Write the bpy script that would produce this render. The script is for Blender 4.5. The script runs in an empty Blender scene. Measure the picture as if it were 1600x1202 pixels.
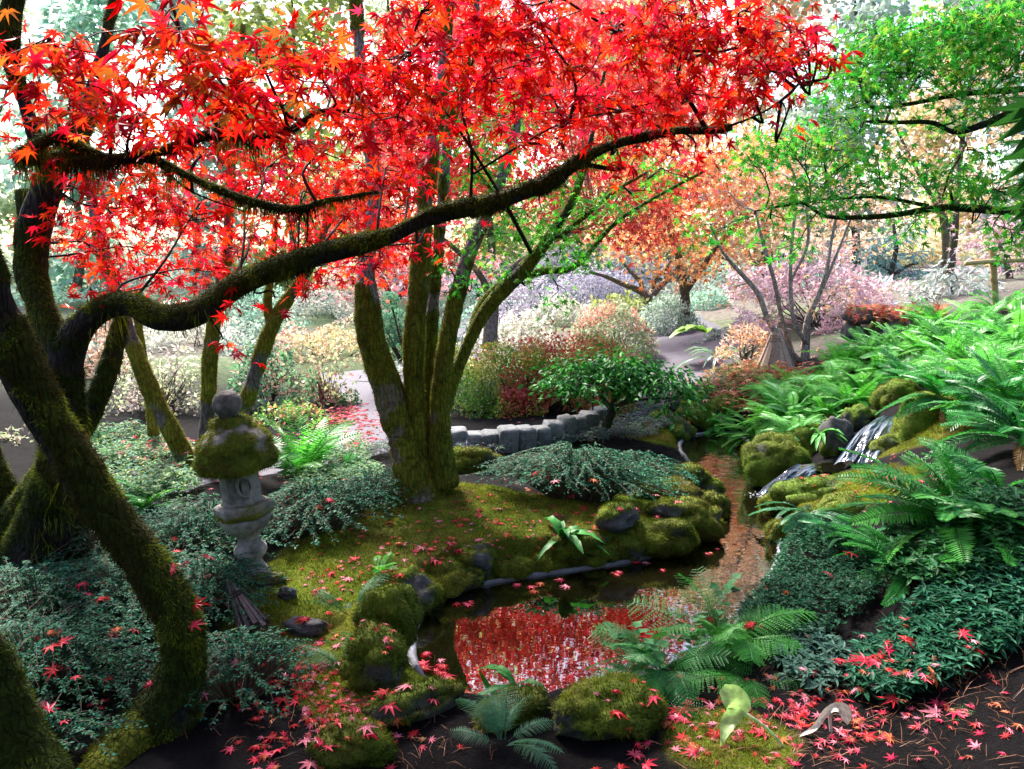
import bpy, math, random
import numpy as np
from mathutils import Vector, Matrix, noise as mnoise

rng = np.random.default_rng(11)
random.seed(11)
SC = bpy.context.scene
COL = SC.collection
R = math.radians

# ------------------------------------------------------------------ camera, sky, sun, exposure
CAMZ, PITCH, F = 1.65, R(10.0), 1250.0           # focal length in pixels of the 1600 wide photograph
cam = bpy.data.objects.new('camera', bpy.data.cameras.new('camera'))
COL.objects.link(cam)
cam.location = (0, 0, CAMZ)
cam.rotation_euler = (R(90) - PITCH, 0, 0)
cam.data.sensor_width = 36
cam.data.lens = 36 * F / 1600
cam.data.clip_start = 0.05
cam.data.clip_end = 500
SC.camera = cam

SUN_EL, SUN_AZ = R(48), R(-28)                     # azimuth from +Y towards +X: the sun stands beyond the garden
world = bpy.data.worlds.new('World')
SC.world = world
world.use_nodes = True
wn = world.node_tree
wn.nodes.clear()
wo = wn.nodes.new('ShaderNodeOutputWorld')
bg = wn.nodes.new('ShaderNodeBackground')
sk = wn.nodes.new('ShaderNodeTexSky')
sk.sky_type = 'NISHITA'
sk.sun_disc = False
sk.sun_elevation = SUN_EL
sk.sun_rotation = SUN_AZ
sk.air_density = 1.0
sk.dust_density = 2.0
bg.inputs['Strength'].default_value = 0.12
wn.links.new(sk.outputs[0], bg.inputs[0])
wn.links.new(bg.outputs[0], wo.inputs[0])

sun = bpy.data.objects.new('sun', bpy.data.lights.new('sun', 'SUN'))
COL.objects.link(sun)
sun.data.energy = 4.6
sun.data.angle = R(12)
sun.data.color = (1.0, 0.95, 0.88)
sd = Vector((math.sin(SUN_AZ) * math.cos(SUN_EL), math.cos(SUN_AZ) * math.cos(SUN_EL), math.sin(SUN_EL)))
sun.rotation_euler = sd.to_track_quat('Z', 'Y').to_euler()

SC.view_settings.view_transform = 'Standard'
SC.view_settings.look = 'None'
SC.view_settings.gamma = 1
SC.view_settings.use_curve_mapping = False
SC.view_settings.exposure = 1.95
SC.render.engine = 'CYCLES'
SC.cycles.use_denoising = True
SC.cycles.max_bounces = 7
SC.cycles.diffuse_bounces = 4
SC.cycles.glossy_bounces = 3
SC.cycles.transmission_bounces = 5
SC.cycles.transparent_max_bounces = 6
SC.cycles.caustics_reflective = False
SC.cycles.caustics_refractive = False
SC.cycles.sample_clamp_indirect = 4

# ------------------------------------------------------------------ helpers: space
CAM = np.array([0, 0, CAMZ])
FW = np.array([0, math.cos(PITCH), -math.sin(PITCH)])
UP = np.array([0, math.sin(PITCH), math.cos(PITCH)])


def ray(px, py):
    return FW + np.array([1, 0, 0]) * ((px - 800) / F) + UP * ((601 - py) / F)


def P(px, py, Y):
    d = ray(px, py)
    return CAM + d * (Y / d[1])


def Zp(px, py, z):
    d = ray(px, py)
    return CAM + d * ((z - CAMZ) / d[2])


def proj(p):
    q = np.atleast_2d(p) - CAM
    dep = q @ FW
    dd = np.where(dep > 0.05, dep, 0.05)
    return 800 + F * q[:, 0] / dd, 601 - F * (q @ UP) / dd, dep


def depth(p):
    return float((np.asarray(p) - CAM) @ FW)


def S(px, p):
    return px * depth(p) / F                        # metres that px pixels measure at point p


def sstep(a, b, x):
    t = np.clip((x - a) / (b - a), 0, 1)
    return t * t * (3 - 2 * t)


def vnoise(p):
    p = np.asarray(p, float)
    i = np.floor(p).astype(np.int64)
    f = p - i
    u = f * f * (3 - 2 * f)

    def h(dx, dy, dz):
        n = ((i[:, 0] + dx) * 374761393 + (i[:, 1] + dy) * 668265263 + (i[:, 2] + dz) * 1274126177) & 0xffffffff
        n = ((n ^ (n >> 13)) * 1274126177) & 0xffffffff
        n = (n ^ (n >> 16)) & 0xffffff
        return n / float(0xffffff)
    r = 0
    for dx in (0, 1):
        wx = u[:, 0] if dx else 1 - u[:, 0]
        for dy in (0, 1):
            wy = u[:, 1] if dy else 1 - u[:, 1]
            for dz in (0, 1):
                wz = u[:, 2] if dz else 1 - u[:, 2]
                r = r + wx * wy * wz * h(dx, dy, dz)
    return r


def fbm(p, o=3):
    p = np.asarray(p, float)
    r, a, s = 0, 1.0, 0
    for k in range(o):
        r = r + a * vnoise(p * 2 ** k + 17.3 * k)
        s += a
        a *= 0.5
    return r / s


def nrm(v):
    return v / np.maximum(np.linalg.norm(v, axis=-1, keepdims=True), 1e-9)


# ------------------------------------------------------------------ helpers: objects
WL = {}


def props(o, label=None, cat=None, group=None, kind=None):
    if label:
        o['label'] = label
    if cat:
        o['category'] = cat
    if group:
        o['group'] = group
    if kind:
        o['kind'] = kind
    return o


def thing(name, label, cat, loc, group=None):
    o = bpy.data.objects.new(name, None)
    COL.objects.link(o)
    o.empty_display_size = 0.1
    o.location = Vector(loc)
    WL[o.name] = np.array(loc, float)
    return props(o, label, cat, group)


def mesh(name, V, T, mat, col=None, smooth=True):
    V = np.asarray(V, np.float32)
    T = np.asarray(T, np.int32)
    me = bpy.data.meshes.new(name)
    n = len(T)
    me.vertices.add(len(V))
    me.vertices.foreach_set('co', V.ravel())
    me.loops.add(n * 3)
    me.loops.foreach_set('vertex_index', T.ravel())
    me.polygons.add(n)
    me.polygons.foreach_set('loop_start', np.arange(0, n * 3, 3, dtype=np.int32))
    me.polygons.foreach_set('use_smooth', np.full(n, smooth))
    if col is not None:
        c = np.ones((len(V), 4), np.float32)
        c[:, :3] = col
        at = me.color_attributes.new('Col', 'FLOAT_COLOR', 'POINT')
        at.data.foreach_set('color', c.ravel())
    me.materials.append(mat)
    me.update(calc_edges=True)
    return me


def mk(name, V, T, mat, parent=None, col=None, smooth=True, origin=None, kind=None):
    if parent is not None:
        o0 = WL[parent.name]
    else:
        o0 = np.array(origin if origin is not None else (0, 0, 0), float)
    o = bpy.data.objects.new(name, mesh(name, np.asarray(V) - o0, T, mat, col, smooth))
    COL.objects.link(o)
    if parent is not None:
        o.parent = parent
    else:
        o.location = Vector(o0)
    WL[o.name] = o0
    if kind:
        o['kind'] = kind
    return o


def inst(name, me, pos, rot3, scale, parent=None):
    """a copy sharing mesh data, at a world position with a 3x3 rotation"""
    o = bpy.data.objects.new(name, me)
    COL.objects.link(o)
    p = np.asarray(pos, float)
    if parent is not None:
        o.parent = parent
        p = p - WL[parent.name]
    m = Matrix([list(rot3[k] * scale) + [p[k]] for k in range(3)] + [[0, 0, 0, 1]])
    o.matrix_local = m
    return o


def join(parts):
    Vs, Ts, Cs, n = [], [], [], 0
    for p in parts:
        Vs.append(p[0])
        Ts.append(np.asarray(p[1]) + n)
        if len(p) > 2:
            Cs.append(p[2])
        n += len(p[0])
    V, T = np.concatenate(Vs), np.concatenate(Ts)
    return (V, T, np.concatenate(Cs)) if Cs else (V, T)


def frames(d, n):
    """rotation matrices whose columns are side, d (leaf axis, +Y), n (leaf face, +Z)"""
    y = nrm(d)
    x = nrm(np.cross(y, n))
    z = np.cross(x, y)
    return np.stack([x, y, z], axis=-1)


def scatter(tv, tt, pos, rot, sc, col):
    n, k = len(pos), len(tv)
    sc = np.asarray(sc)
    if sc.ndim == 1:
        sc = sc[:, None]
    V = np.einsum('nij,nkj->nki', rot, tv[None] * sc[:, None, :]) + pos[:, None, :]
    T = tt[None] + (np.arange(n) * k)[:, None, None]
    C = np.repeat(col, k, axis=0)
    return V.reshape(-1, 3), T.reshape(-1, 3), C


def pal(palette, n, jit=0.25, idx=None):
    p = np.array(palette)
    i = rng.integers(0, len(p), n) if idx is None else idx
    return np.clip(p[i] * (1 + rng.normal(0, jit, (n, 1))), 0.002, 0.9)


# ------------------------------------------------------------------ helpers: shapes
def catmull(pts, n):
    pts = np.asarray(pts, float)
    a = np.concatenate([[2 * pts[0] - pts[1]], pts, [2 * pts[-1] - pts[-2]]])
    m = len(pts) - 1
    t = np.linspace(0, m - 1e-6, n)
    i = t.astype(int)
    f = (t - i)[:, None]
    p0, p1, p2, p3 = a[i], a[i + 1], a[i + 2], a[i + 3]
    return 0.5 * (2 * p1 + (p2 - p0) * f + (2 * p0 - 5 * p1 + 4 * p2 - p3) * f ** 2 + (3 * p1 - p0 - 3 * p2 + p3) * f ** 3)


def tube(pts, rad, step=0.03, sides=10, bump=0.0, bfreq=8.0, cap=True):
    pts = np.asarray(pts, float)
    L = np.linalg.norm(np.diff(pts, axis=0), axis=1).sum()
    n = max(len(pts), int(L / step) + 2)
    q = catmull(np.column_stack([pts, np.asarray(rad, float)]), n)
    c, r = q[:, :3], np.maximum(q[:, 3], 0.0004)
    tg = nrm(np.gradient(c, axis=0))
    ref = np.array([0.31, -0.87, 0.38]) if abs(tg[0] @ np.array([0.31, -0.87, 0.38])) < 0.9 else np.array([1.0, 0, 0])
    u = nrm(np.cross(tg, ref))
    w = np.cross(tg, u)
    a = np.arange(sides) * 2 * math.pi / sides
    V = c[:, None] + r[:, None, None] * (np.cos(a)[None, :, None] * u[:, None] + np.sin(a)[None, :, None] * w[:, None])
    V = V.reshape(-1, 3)
    if bump:
        nn = np.repeat(c, sides, axis=0)
        d = V - nn
        V = nn + d * (1 + bump * (fbm(V * bfreq, 3) - 0.5) * 2)[:, None]
    i = np.arange(n - 1)[:, None] * sides
    j = np.arange(sides)[None]
    j2 = (j + 1) % sides
    A, B, Cc, D = i + j, i + j2, i + sides + j2, i + sides + j
    T = np.concatenate([np.stack([A, B, Cc], -1).reshape(-1, 3), np.stack([A, Cc, D], -1).reshape(-1, 3)])
    if cap:
        V = np.concatenate([V, [c[0], c[-1]]])
        k = n * sides
        jj = np.arange(sides)
        T = np.concatenate([T, np.stack([np.full(sides, k), (jj + 1) % sides, jj], -1),
                            np.stack([np.full(sides, k + 1), (n - 1) * sides + jj, (n - 1) * sides + (jj + 1) % sides], -1)])
    return V, T


def ribs(pts, rad):
    """cheap 3-sided twig"""
    return tube(pts, rad, step=0.08, sides=3, cap=False)


def lathe(prof, seg=24, a0=0.0):
    prof = np.asarray(prof, float)
    a = a0 + np.arange(seg) * 2 * math.pi / seg
    V = np.stack([prof[:, None, 0] * np.cos(a), prof[:, None, 0] * np.sin(a), np.repeat(prof[:, 1:2], seg, 1)], -1).reshape(-1, 3)
    n = len(prof)
    i = np.arange(n - 1)[:, None] * seg
    j = np.arange(seg)[None]
    j2 = (j + 1) % seg
    T = np.concatenate([np.stack([i + j, i + j2, i + seg + j2], -1).reshape(-1, 3), np.stack([i + j, i + seg + j2, i + seg + j], -1).reshape(-1, 3)])
    return V, T


def box(c, s, rot=None):
    v = np.array([[x, y, z] for x in (-.5, .5) for y in (-.5, .5) for z in (-.5, .5)]) * np.asarray(s)
    if rot is not None:
        v = v @ np.asarray(rot).T
    t = np.array([[0, 1, 3], [0, 3, 2], [4, 6, 7], [4, 7, 5], [0, 4, 5], [0, 5, 1], [2, 3, 7], [2, 7, 6], [0, 2, 6], [0, 6, 4], [1, 5, 7], [1, 7, 3]])
    return v + np.asarray(c), t


_ico = {}


def ico(sub):
    if sub not in _ico:
        import bmesh
        bm = bmesh.new()
        bmesh.ops.create_icosphere(bm, subdivisions=sub, radius=1)
        bm.verts.ensure_lookup_table()
        _ico[sub] = (np.array([v.co[:] for v in bm.verts]), np.array([[v.index for v in f.verts] for f in bm.faces]))
        bm.free()
    return _ico[sub]


def rotz(a):
    c, s = math.cos(a), math.sin(a)
    return np.array([[c, -s, 0], [s, c, 0], [0, 0, 1]])


def fuzz(V, T, dens, ln, wd, droop=0.3, thr=None, freq=6.0, seed=0.0, palette=((.06, .075, .01),), upbias=0.0, jit=0.35, lay=0.0, lenmod=0.0):
    """moss: short thin blades standing on a surface, in patches"""
    V, T = np.asarray(V), np.asarray(T)
    a, b, c = V[T[:, 0]], V[T[:, 1]], V[T[:, 2]]
    cr = np.cross(b - a, c - a)
    ar = np.linalg.norm(cr, axis=1) / 2
    n = int(ar.sum() * dens)
    if n < 1:
        return None
    f = rng.choice(len(T), n, p=ar / ar.sum())
    r1, r2 = np.sqrt(rng.random(n)), rng.random(n)
    p = a[f] * (1 - r1)[:, None] + b[f] * (r1 * (1 - r2))[:, None] + c[f] * (r1 * r2)[:, None]
    nn = nrm(cr[f])
    m = fbm(p * freq + seed, 3) + upbias * nn[:, 2]
    lm = np.clip((m - (thr or 0)) * lenmod, .15, 2.6) if lenmod else np.ones(n)
    if thr is not None:
        k = m > thr
        p, nn, m, lm = p[k], nn[k], m[k], lm[k]
        n = len(p)
    if n < 1:
        return None
    d = nrm(nn * (1 - lay) + rng.normal(0, 0.55, (n, 3)) + np.array([0, 0, -droop]))
    L = lm * ln * (0.5 + rng.random(n)) * (0.6 + 0.8 * fbm(p * freq * 3 + 5, 2))
    side = nrm(np.cross(d, rng.normal(0, 1, (n, 3)))) * (wd / 2)
    base = p - nn * 0.002
    v = np.stack([base - side, base + side, base + d * L[:, None]], 1).reshape(-1, 3)
    t = np.arange(n * 3).reshape(-1, 3)
    pc = fbm(p * freq * 0.7 + 40 + seed, 2)
    pp = np.array(palette)
    idx = np.clip(((pc - 0.25) * 2 * len(pp)).astype(int), 0, len(pp) - 1)
    cc = pal(pp, n, jit, idx)
    return v, t, np.repeat(cc, 3, axis=0)


# ------------------------------------------------------------------ materials
def nm(name):
    m = bpy.data.materials.new(name)
    m.use_nodes = True
    nt = m.node_tree
    nt.nodes.clear()
    return m, nt, nt.nodes.new('ShaderNodeOutputMaterial')


def N(nt, t, **kw):
    n = nt.nodes.new(t)
    for k, v in kw.items():
        if hasattr(n, k):
            setattr(n, k, v)
        else:
            n.inputs[k].default_value = v
    return n


def leaf_mat(name, trans=0.45, rough=0.45, spec=0.35, tint=(1, 1, 1), sat=1.0):
    m, nt, out = nm(name)
    at = N(nt, 'ShaderNodeAttribute', attribute_name='Col')
    ge = N(nt, 'ShaderNodeTexCoord')
    no = N(nt, 'ShaderNodeTexNoise')
    no.inputs['Scale'].default_value = 60
    nt.links.new(ge.outputs['Object'], no.inputs['Vector'])
    mr = N(nt, 'ShaderNodeMapRange')
    mr.inputs['From Min'].default_value = 0.3
    mr.inputs['From Max'].default_value = 0.7
    mr.inputs['To Min'].default_value = 0.75
    mr.inputs['To Max'].default_value = 1.25
    nt.links.new(no.outputs['Fac'], mr.inputs['Value'])
    mu = N(nt, 'ShaderNodeVectorMath', operation='SCALE')
    nt.links.new(at.outputs['Color'], mu.inputs[0])
    nt.links.new(mr.outputs[0], mu.inputs['Scale'])
    pb = N(nt, 'ShaderNodeBsdfPrincipled')
    pb.inputs['Roughness'].default_value = rough
    pb.inputs['Specular IOR Level'].default_value = spec
    nt.links.new(mu.outputs[0], pb.inputs['Base Color'])
    tr = N(nt, 'ShaderNodeBsdfTranslucent')
    m2 = N(nt, 'ShaderNodeVectorMath', operation='MULTIPLY')
    m2.inputs[1].default_value = tint
    nt.links.new(mu.outputs[0], m2.inputs[0])
    nt.links.new(m2.outputs[0], tr.inputs['Color'])
    mx = N(nt, 'ShaderNodeMixShader')
    mx.inputs[0].default_value = trans
    nt.links.new(pb.outputs[0], mx.inputs[1])
    nt.links.new(tr.outputs[0], mx.inputs[2])
    nt.links.new(mx.outputs[0], out.inputs[0])
    return m


def col_mat(name, rough=0.9, spec=0.2, bump=0.0, bscale=60, var=0.35, vscale=25, detail=6, fiss=None):
    """vertex colour (what the surface is made of) broken up with noise, with bump"""
    m, nt, out = nm(name)
    at = N(nt, 'ShaderNodeAttribute', attribute_name='Col')
    tc = N(nt, 'ShaderNodeTexCoord')
    no = N(nt, 'ShaderNodeTexNoise')
    no.inputs['Scale'].default_value = vscale
    no.inputs['Detail'].default_value = detail
    no.inputs['Roughness'].default_value = 0.65
    nt.links.new(tc.outputs['Object'], no.inputs['Vector'])
    mr = N(nt, 'ShaderNodeMapRange')
    mr.inputs['From Min'].default_value = 0.3
    mr.inputs['From Max'].default_value = 0.7
    mr.inputs['To Min'].default_value = 1 - var
    mr.inputs['To Max'].default_value = 1 + var
    nt.links.new(no.outputs['Fac'], mr.inputs['Value'])
    mu = N(nt, 'ShaderNodeVectorMath', operation='SCALE')
    nt.links.new(at.outputs['Color'], mu.inputs[0])
    nt.links.new(mr.outputs[0], mu.inputs['Scale'])
    pb = N(nt, 'ShaderNodeBsdfPrincipled')
    pb.inputs['Roughness'].default_value = rough
    pb.inputs['Specular IOR Level'].default_value = spec
    nt.links.new(mu.outputs[0], pb.inputs['Base Color'])
    if bump:
        n2 = N(nt, 'ShaderNodeTexNoise')
        n2.inputs['Scale'].default_value = bscale
        n2.inputs['Detail'].default_value = 8
        n2.inputs['Roughness'].default_value = 0.7
        nt.links.new(tc.outputs['Object'], n2.inputs['Vector'])
        bp = N(nt, 'ShaderNodeBump')
        bp.inputs['Strength'].default_value = bump
        bp.inputs['Distance'].default_value = 0.03
        hgt = n2.outputs['Fac']
        if fiss:                                        # long cracks running up the bark
            mp = N(nt, 'ShaderNodeMapping')
            mp.inputs['Scale'].default_value = fiss
            nt.links.new(tc.outputs['Object'], mp.inputs['Vector'])
            vo = N(nt, 'ShaderNodeTexVoronoi', feature='DISTANCE_TO_EDGE')
            vo.inputs['Scale'].default_value = 1.0
            nt.links.new(mp.outputs[0], vo.inputs['Vector'])
            m3 = N(nt, 'ShaderNodeMapRange')
            m3.inputs['From Max'].default_value = 0.18
            nt.links.new(vo.outputs['Distance'], m3.inputs['Value'])
            ad = N(nt, 'ShaderNodeMath', operation='ADD')
            nt.links.new(m3.outputs[0], ad.inputs[0])
            nt.links.new(n2.outputs['Fac'], ad.inputs[1])
            hgt = ad.outputs[0]
        nt.links.new(hgt, bp.inputs['Height'])
        nt.links.new(bp.outputs[0], pb.inputs['Normal'])
    nt.links.new(pb.outputs[0], out.inputs[0])
    return m


M_RED = leaf_mat('red_maple_leaf', 0.57, 0.45, 0.2, (1.05, .8, .9))
M_GREEN = leaf_mat('green_leaf', 0.5, 0.4, 0.4, (1.0, 1.1, 0.8))
M_GLOSSY = leaf_mat('glossy_leaf', 0.3, 0.5, 0.2, (1.0, 1.2, 0.7))
M_SHRUB = leaf_mat('shrub_leaf', 0.35, 0.5, 0.12, (1, 1.1, .8))
M_FERN = leaf_mat('fern_leaf', 0.4, 0.42, 0.35, (1.0, 1.15, .75))
M_FAR = leaf_mat('far_foliage', 0.45, 0.6, 0.2)
M_FALLEN = leaf_mat('fallen_leaf', 0.15, 0.5, 0.35)
M_MOSS = leaf_mat('moss_blades', 0.3, 0.8, 0.1)
M_BARK = col_mat('mossy_bark', 0.9, 0.15, 0.9, 45, 0.5, 30, fiss=(48, 48, 9))
M_TWIG = col_mat('twig_bark', 0.8, 0.2, 0.0, 40, 0.3, 20)
M_ROCK = col_mat('mossy_rock', 0.85, 0.25, 0.8, 30, 0.45, 22)
M_STONE = col_mat('lantern_stone', 0.85, 0.25, 0.7, 60, 0.4, 35)
M_GROUND = col_mat('ground_soil_and_moss', 0.95, 0.1, 1.0, 70, 0.5, 14, 8)
M_PATH = col_mat('path_asphalt', 0.7, 0.3, 0.35, 180, 0.2, 30, 8)
M_RIM = col_mat('pond_concrete', 0.5, 0.4, 0.5, 60, 0.35, 25)
M_WOOD = col_mat('split_wood', 0.75, 0.2, 0.5, 80, 0.35, 40)
M_BAMBOO = col_mat('bamboo_cane', 0.4, 0.4, 0.1, 40, 0.2, 20)


def water_mat(name, base, rough, bscale, bstr, ior, stretch=(1, 1, 1)):
    m, nt, out = nm(name)
    tc = N(nt, 'ShaderNodeTexCoord')
    mp = N(nt, 'ShaderNodeMapping')
    mp.inputs['Scale'].default_value = stretch
    nt.links.new(tc.outputs['Object'], mp.inputs['Vector'])
    no = N(nt, 'ShaderNodeTexNoise')
    no.inputs['Scale'].default_value = bscale
    no.inputs['Detail'].default_value = 2
    nt.links.new(mp.outputs[0], no.inputs['Vector'])
    at = N(nt, 'ShaderNodeAttribute', attribute_name='Col')       # red channel: how ruffled the water is
    sp = N(nt, 'ShaderNodeSeparateColor')
    nt.links.new(at.outputs['Color'], sp.inputs[0])
    bp = N(nt, 'ShaderNodeBump')
    bp.inputs['Distance'].default_value = 0.02
    ms = N(nt, 'ShaderNodeMath', operation='MULTIPLY')
    ms.inputs[1].default_value = bstr
    nt.links.new(sp.outputs[0], ms.inputs[0])
    nt.links.new(ms.outputs[0], bp.inputs['Strength'])
    nt.links.new(no.outputs['Fac'], bp.inputs['Height'])
    df = N(nt, 'ShaderNodeBsdfDiffuse')
    df.inputs['Color'].default_value = (*base, 1)
    gl = N(nt, 'ShaderNodeBsdfGlossy')
    gl.inputs['Roughness'].default_value = rough
    gl.inputs['Color'].default_value = (0.95, 0.95, 0.95, 1)
    fr = N(nt, 'ShaderNodeFresnel')
    fr.inputs['IOR'].default_value = ior
    for q in (gl, fr, df):
        nt.links.new(bp.outputs[0], q.inputs['Normal'])
    mx = N(nt, 'ShaderNodeMixShader')
    nt.links.new(fr.outputs[0], mx.inputs[0])
    nt.links.new(df.outputs[0], mx.inputs[1])
    nt.links.new(gl.outputs[0], mx.inputs[2])
    nt.links.new(mx.outputs[0], out.inputs[0])
    return m


M_POND = water_mat('pond_water', (0.004, 0.0032, 0.0012), 0.006, 9, 0.35, 3.6, (1, 1.6, 1))


def fall_mat():
    m, nt, out = nm('falling_water')
    at = N(nt, 'ShaderNodeAttribute', attribute_name='Col')
    pb = N(nt, 'ShaderNodeBsdfPrincipled')
    pb.inputs['Roughness'].default_value = 0.12
    pb.inputs['IOR'].default_value = 1.6
    nt.links.new(at.outputs['Color'], pb.inputs['Base Color'])
    nt.links.new(pb.outputs[0], out.inputs[0])
    return m


M_FALL = fall_mat()

# ------------------------------------------------------------------ terrain
pond_px = [(652, 1040), (649, 1000), (660, 960), (700, 933), (760, 914), (830, 903), (900, 892), (970, 882), (1030, 868), (1085, 850),
           (1112, 834), (1119, 805), (1114, 772), (1098, 745), (1078, 722), (1064, 702), (1068, 688), (1092, 680), (1130, 676), (1160, 684),
           (1180, 705), (1196, 738), (1206, 770), (1216, 815), (1214, 870), (1185, 930), (1130, 990), (1050, 1040), (970, 1070),
           (880, 1090), (800, 1104), (735, 1100), (685, 1078)]
pw = np.array([Zp(x, y, 0.0)[:2] for x, y in pond_px])
pcl = np.concatenate([pw[-2:], pw, pw[:3]])
pond = catmull(pcl, 12 * len(pcl))
# keep one closed loop
k0 = np.argmin(np.linalg.norm(pond[:40] - pw[0], axis=1))
k1 = len(pond) - 60 + np.argmin(np.linalg.norm(pond[-60:] - pw[0], axis=1))
pond = pond[k0:k1]


def sdist(q):
    """signed distance to the pond outline, positive inside"""
    q = np.asarray(q, float)
    near = (q[:, 0] > pond[:, 0].min() - 1) & (q[:, 0] < pond[:, 0].max() + 1) & (q[:, 1] > pond[:, 1].min() - 1) & (q[:, 1] < pond[:, 1].max() + 1)
    out = np.full(len(q), -9.0)
    x = q[near]
    res = np.empty(len(x))
    A, B = pond, np.roll(pond, -1, axis=0)
    for s in range(0, len(x), 4000):
        p = x[s:s + 4000, None]
        ab = (B - A)[None]
        t = np.clip(((p - A) * ab).sum(-1) / np.maximum((ab ** 2).sum(-1), 1e-12), 0, 1)
        d = np.linalg.norm(p - A - ab * t[..., None], axis=-1).min(1)
        c = ((A[None, :, 1] > p[..., 1]) != (B[None, :, 1] > p[..., 1]))
        xi = A[None, :, 0] + (p[..., 1] - A[None, :, 1]) / np.where(B[None, :, 1] == A[None, :, 1], 1e-9, B[None, :, 1] - A[None, :, 1]) * (B - A)[None, :, 0]
        ins = (c & (p[..., 0] < xi)).sum(1) % 2 == 1
        res[s:s + 4000] = np.where(ins, d, -d)
    out[near] = res
    return out


cp = [(0, 1200, .08), (200, 1195, .06), (420, 1190, .06), (450, 1000, .10), (100, 1010, .06), (30, 900, .03), (100, 830, 0), (180, 800, .0), (560, 690, .02), (640, 650, .02), (950, 640, .08),
      (1090, 585, .10), (1000, 600, .1), (398, 897, .14), (600, 850, .20), (800, 830, .20), (720, 770, .28), (650, 765, .28), (560, 760, .15), (1000, 800, .15), (1090, 775, .12), (740, 890, .14),
      (600, 950, .12), (580, 1060, .12), (700, 1130, .10), (900, 1140, .10), (600, 1190, .07), (1050, 1190, .10), (920, 780, .18), (800, 695, .06), (920, 660, .07), (1050, 680, .12), (850, 650, .2), (900, 590, .28),
      (1240, 830, .16), (1200, 950, .12), (1300, 900, .2), (1300, 1010, .16), (1200, 1100, .12), (1450, 1010, .28), (1580, 1060, .28), (1400, 1150, .16), (1570, 900, .5), (1590, 780, .62),
      (1320, 770, .26), (1440, 745, .45), (1560, 700, .66), (1345, 722, .30), (1240, 738, .10), (1395, 650, .55), (1290, 737, .19), (1370, 690, .40), (1420, 640, .58), (1480, 620, .72), (1170, 660, .12), (1130, 640, .14),
      (1250, 570, .36), (1330, 610, .48), (1280, 660, .3), (1400, 530, .80), (1500, 510, .92), (1600, 490, 1.05), (1330, 520, .62), (1230, 590, .32), (1150, 600, .2)]
ctrl = np.array([Zp(x, y, z) for x, y, z in cp])
ctrl = np.concatenate([ctrl, np.array([[-8, 4, 0.], [-8, 10, .1], [-4, 9, .1], [-12, 18, .2], [0, 14, .2], [6, 14, .9], [10, 10, 1.4], [9, 5, 1.4], [6, 2, 1.0], [0, 24, .3], [12, 24, .8], [-15, 34, .4], [0, 36, .4], [20, 36, .8],
                                       [-5, 0, .05], [0, 0, .1], [3, 0, .35], [0, -6, .1], [-10, -6, .1], [10, -6, .9], [-40, 20, .4], [40, 20, 1.2], [0, 80, .5], [-60, 80, .5], [60, 80, .8]])])
cx = ctrl[:, :2]
K = np.linalg.norm(cx[:, None] - cx[None], axis=-1) + np.eye(len(cx)) * -0.25
PM = np.column_stack([np.ones(len(cx)), cx])
A_ = np.block([[K, PM], [PM.T, np.zeros((3, 3))]])
sol = np.linalg.solve(A_, np.concatenate([ctrl[:, 2], np.zeros(3)]))


def hbase(q):
    q = np.asarray(q, float)
    out = np.empty(len(q))
    for s in range(0, len(q), 20000):
        p = q[s:s + 20000]
        out[s:s + 20000] = np.linalg.norm(p[:, None] - cx[None], axis=-1) @ sol[:-3] + sol[-3] + p @ sol[-2:]
    return out


def height(q, sdv=None):
    q = np.atleast_2d(np.asarray(q, float))[:, :2]
    z = hbase(q)
    p3 = np.column_stack([q, np.zeros(len(q))])
    z = z + (fbm(p3 * 2.3, 3) - 0.5) * 0.07 + (fbm(p3 * 11, 2) - 0.5) * 0.025
    d = sdist(q) if sdv is None else sdv
    edge = -0.03
    zo = edge + (np.maximum(z, 0.09) - edge) * sstep(0.015, 0.11, -d)
    zi = -0.05 - 0.28 * sstep(0.0, 0.3, d)
    return np.where(d > 0, zi, zo)


FAST = {}


def hfast(q):
    x, y, z = FAST['x'], FAST['y'], FAST['z']
    q = np.atleast_2d(np.asarray(q, float))
    i = np.clip(np.searchsorted(x, q[:, 0]) - 1, 0, len(x) - 2)
    j = np.clip(np.searchsorted(y, q[:, 1]) - 1, 0, len(y) - 2)
    u = np.clip((q[:, 0] - x[i]) / (x[i + 1] - x[i]), 0, 1)
    v = np.clip((q[:, 1] - y[j]) / (y[j + 1] - y[j]), 0, 1)
    return (z[j, i] * (1 - u) + z[j, i + 1] * u) * (1 - v) + (z[j + 1, i] * (1 - u) + z[j + 1, i + 1] * u) * v


def G(px, py):
    d = ray(px, py)
    t = np.concatenate([np.linspace(1.2, 12, 700), np.linspace(12.05, 80, 500)])
    q = CAM + t[:, None] * d
    b = q[:, 2] < (hfast(q[:, :2]) if FAST else height(q[:, :2]))
    i = int(np.argmax(b)) if b.any() else len(t) - 1
    return q[i]


def ground(x, y):
    return np.array([x, y, float(height(np.array([[x, y]]))[0])])
# ------------------------------------------------------------------ the ground, path, pond
def axis(lo, a, b, hi, st, grow=1.13):
    v = list(np.arange(a, b, st))
    s, x = st, b
    while x < hi:
        v.append(x)
        s = min(s * grow, 4)
        x += s
    v.append(hi)
    s, x = st, a
    w = []
    while x > lo:
        s = min(s * grow, 4)
        x -= s
        w.append(x)
    return np.array(w[::-1] + v)


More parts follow.
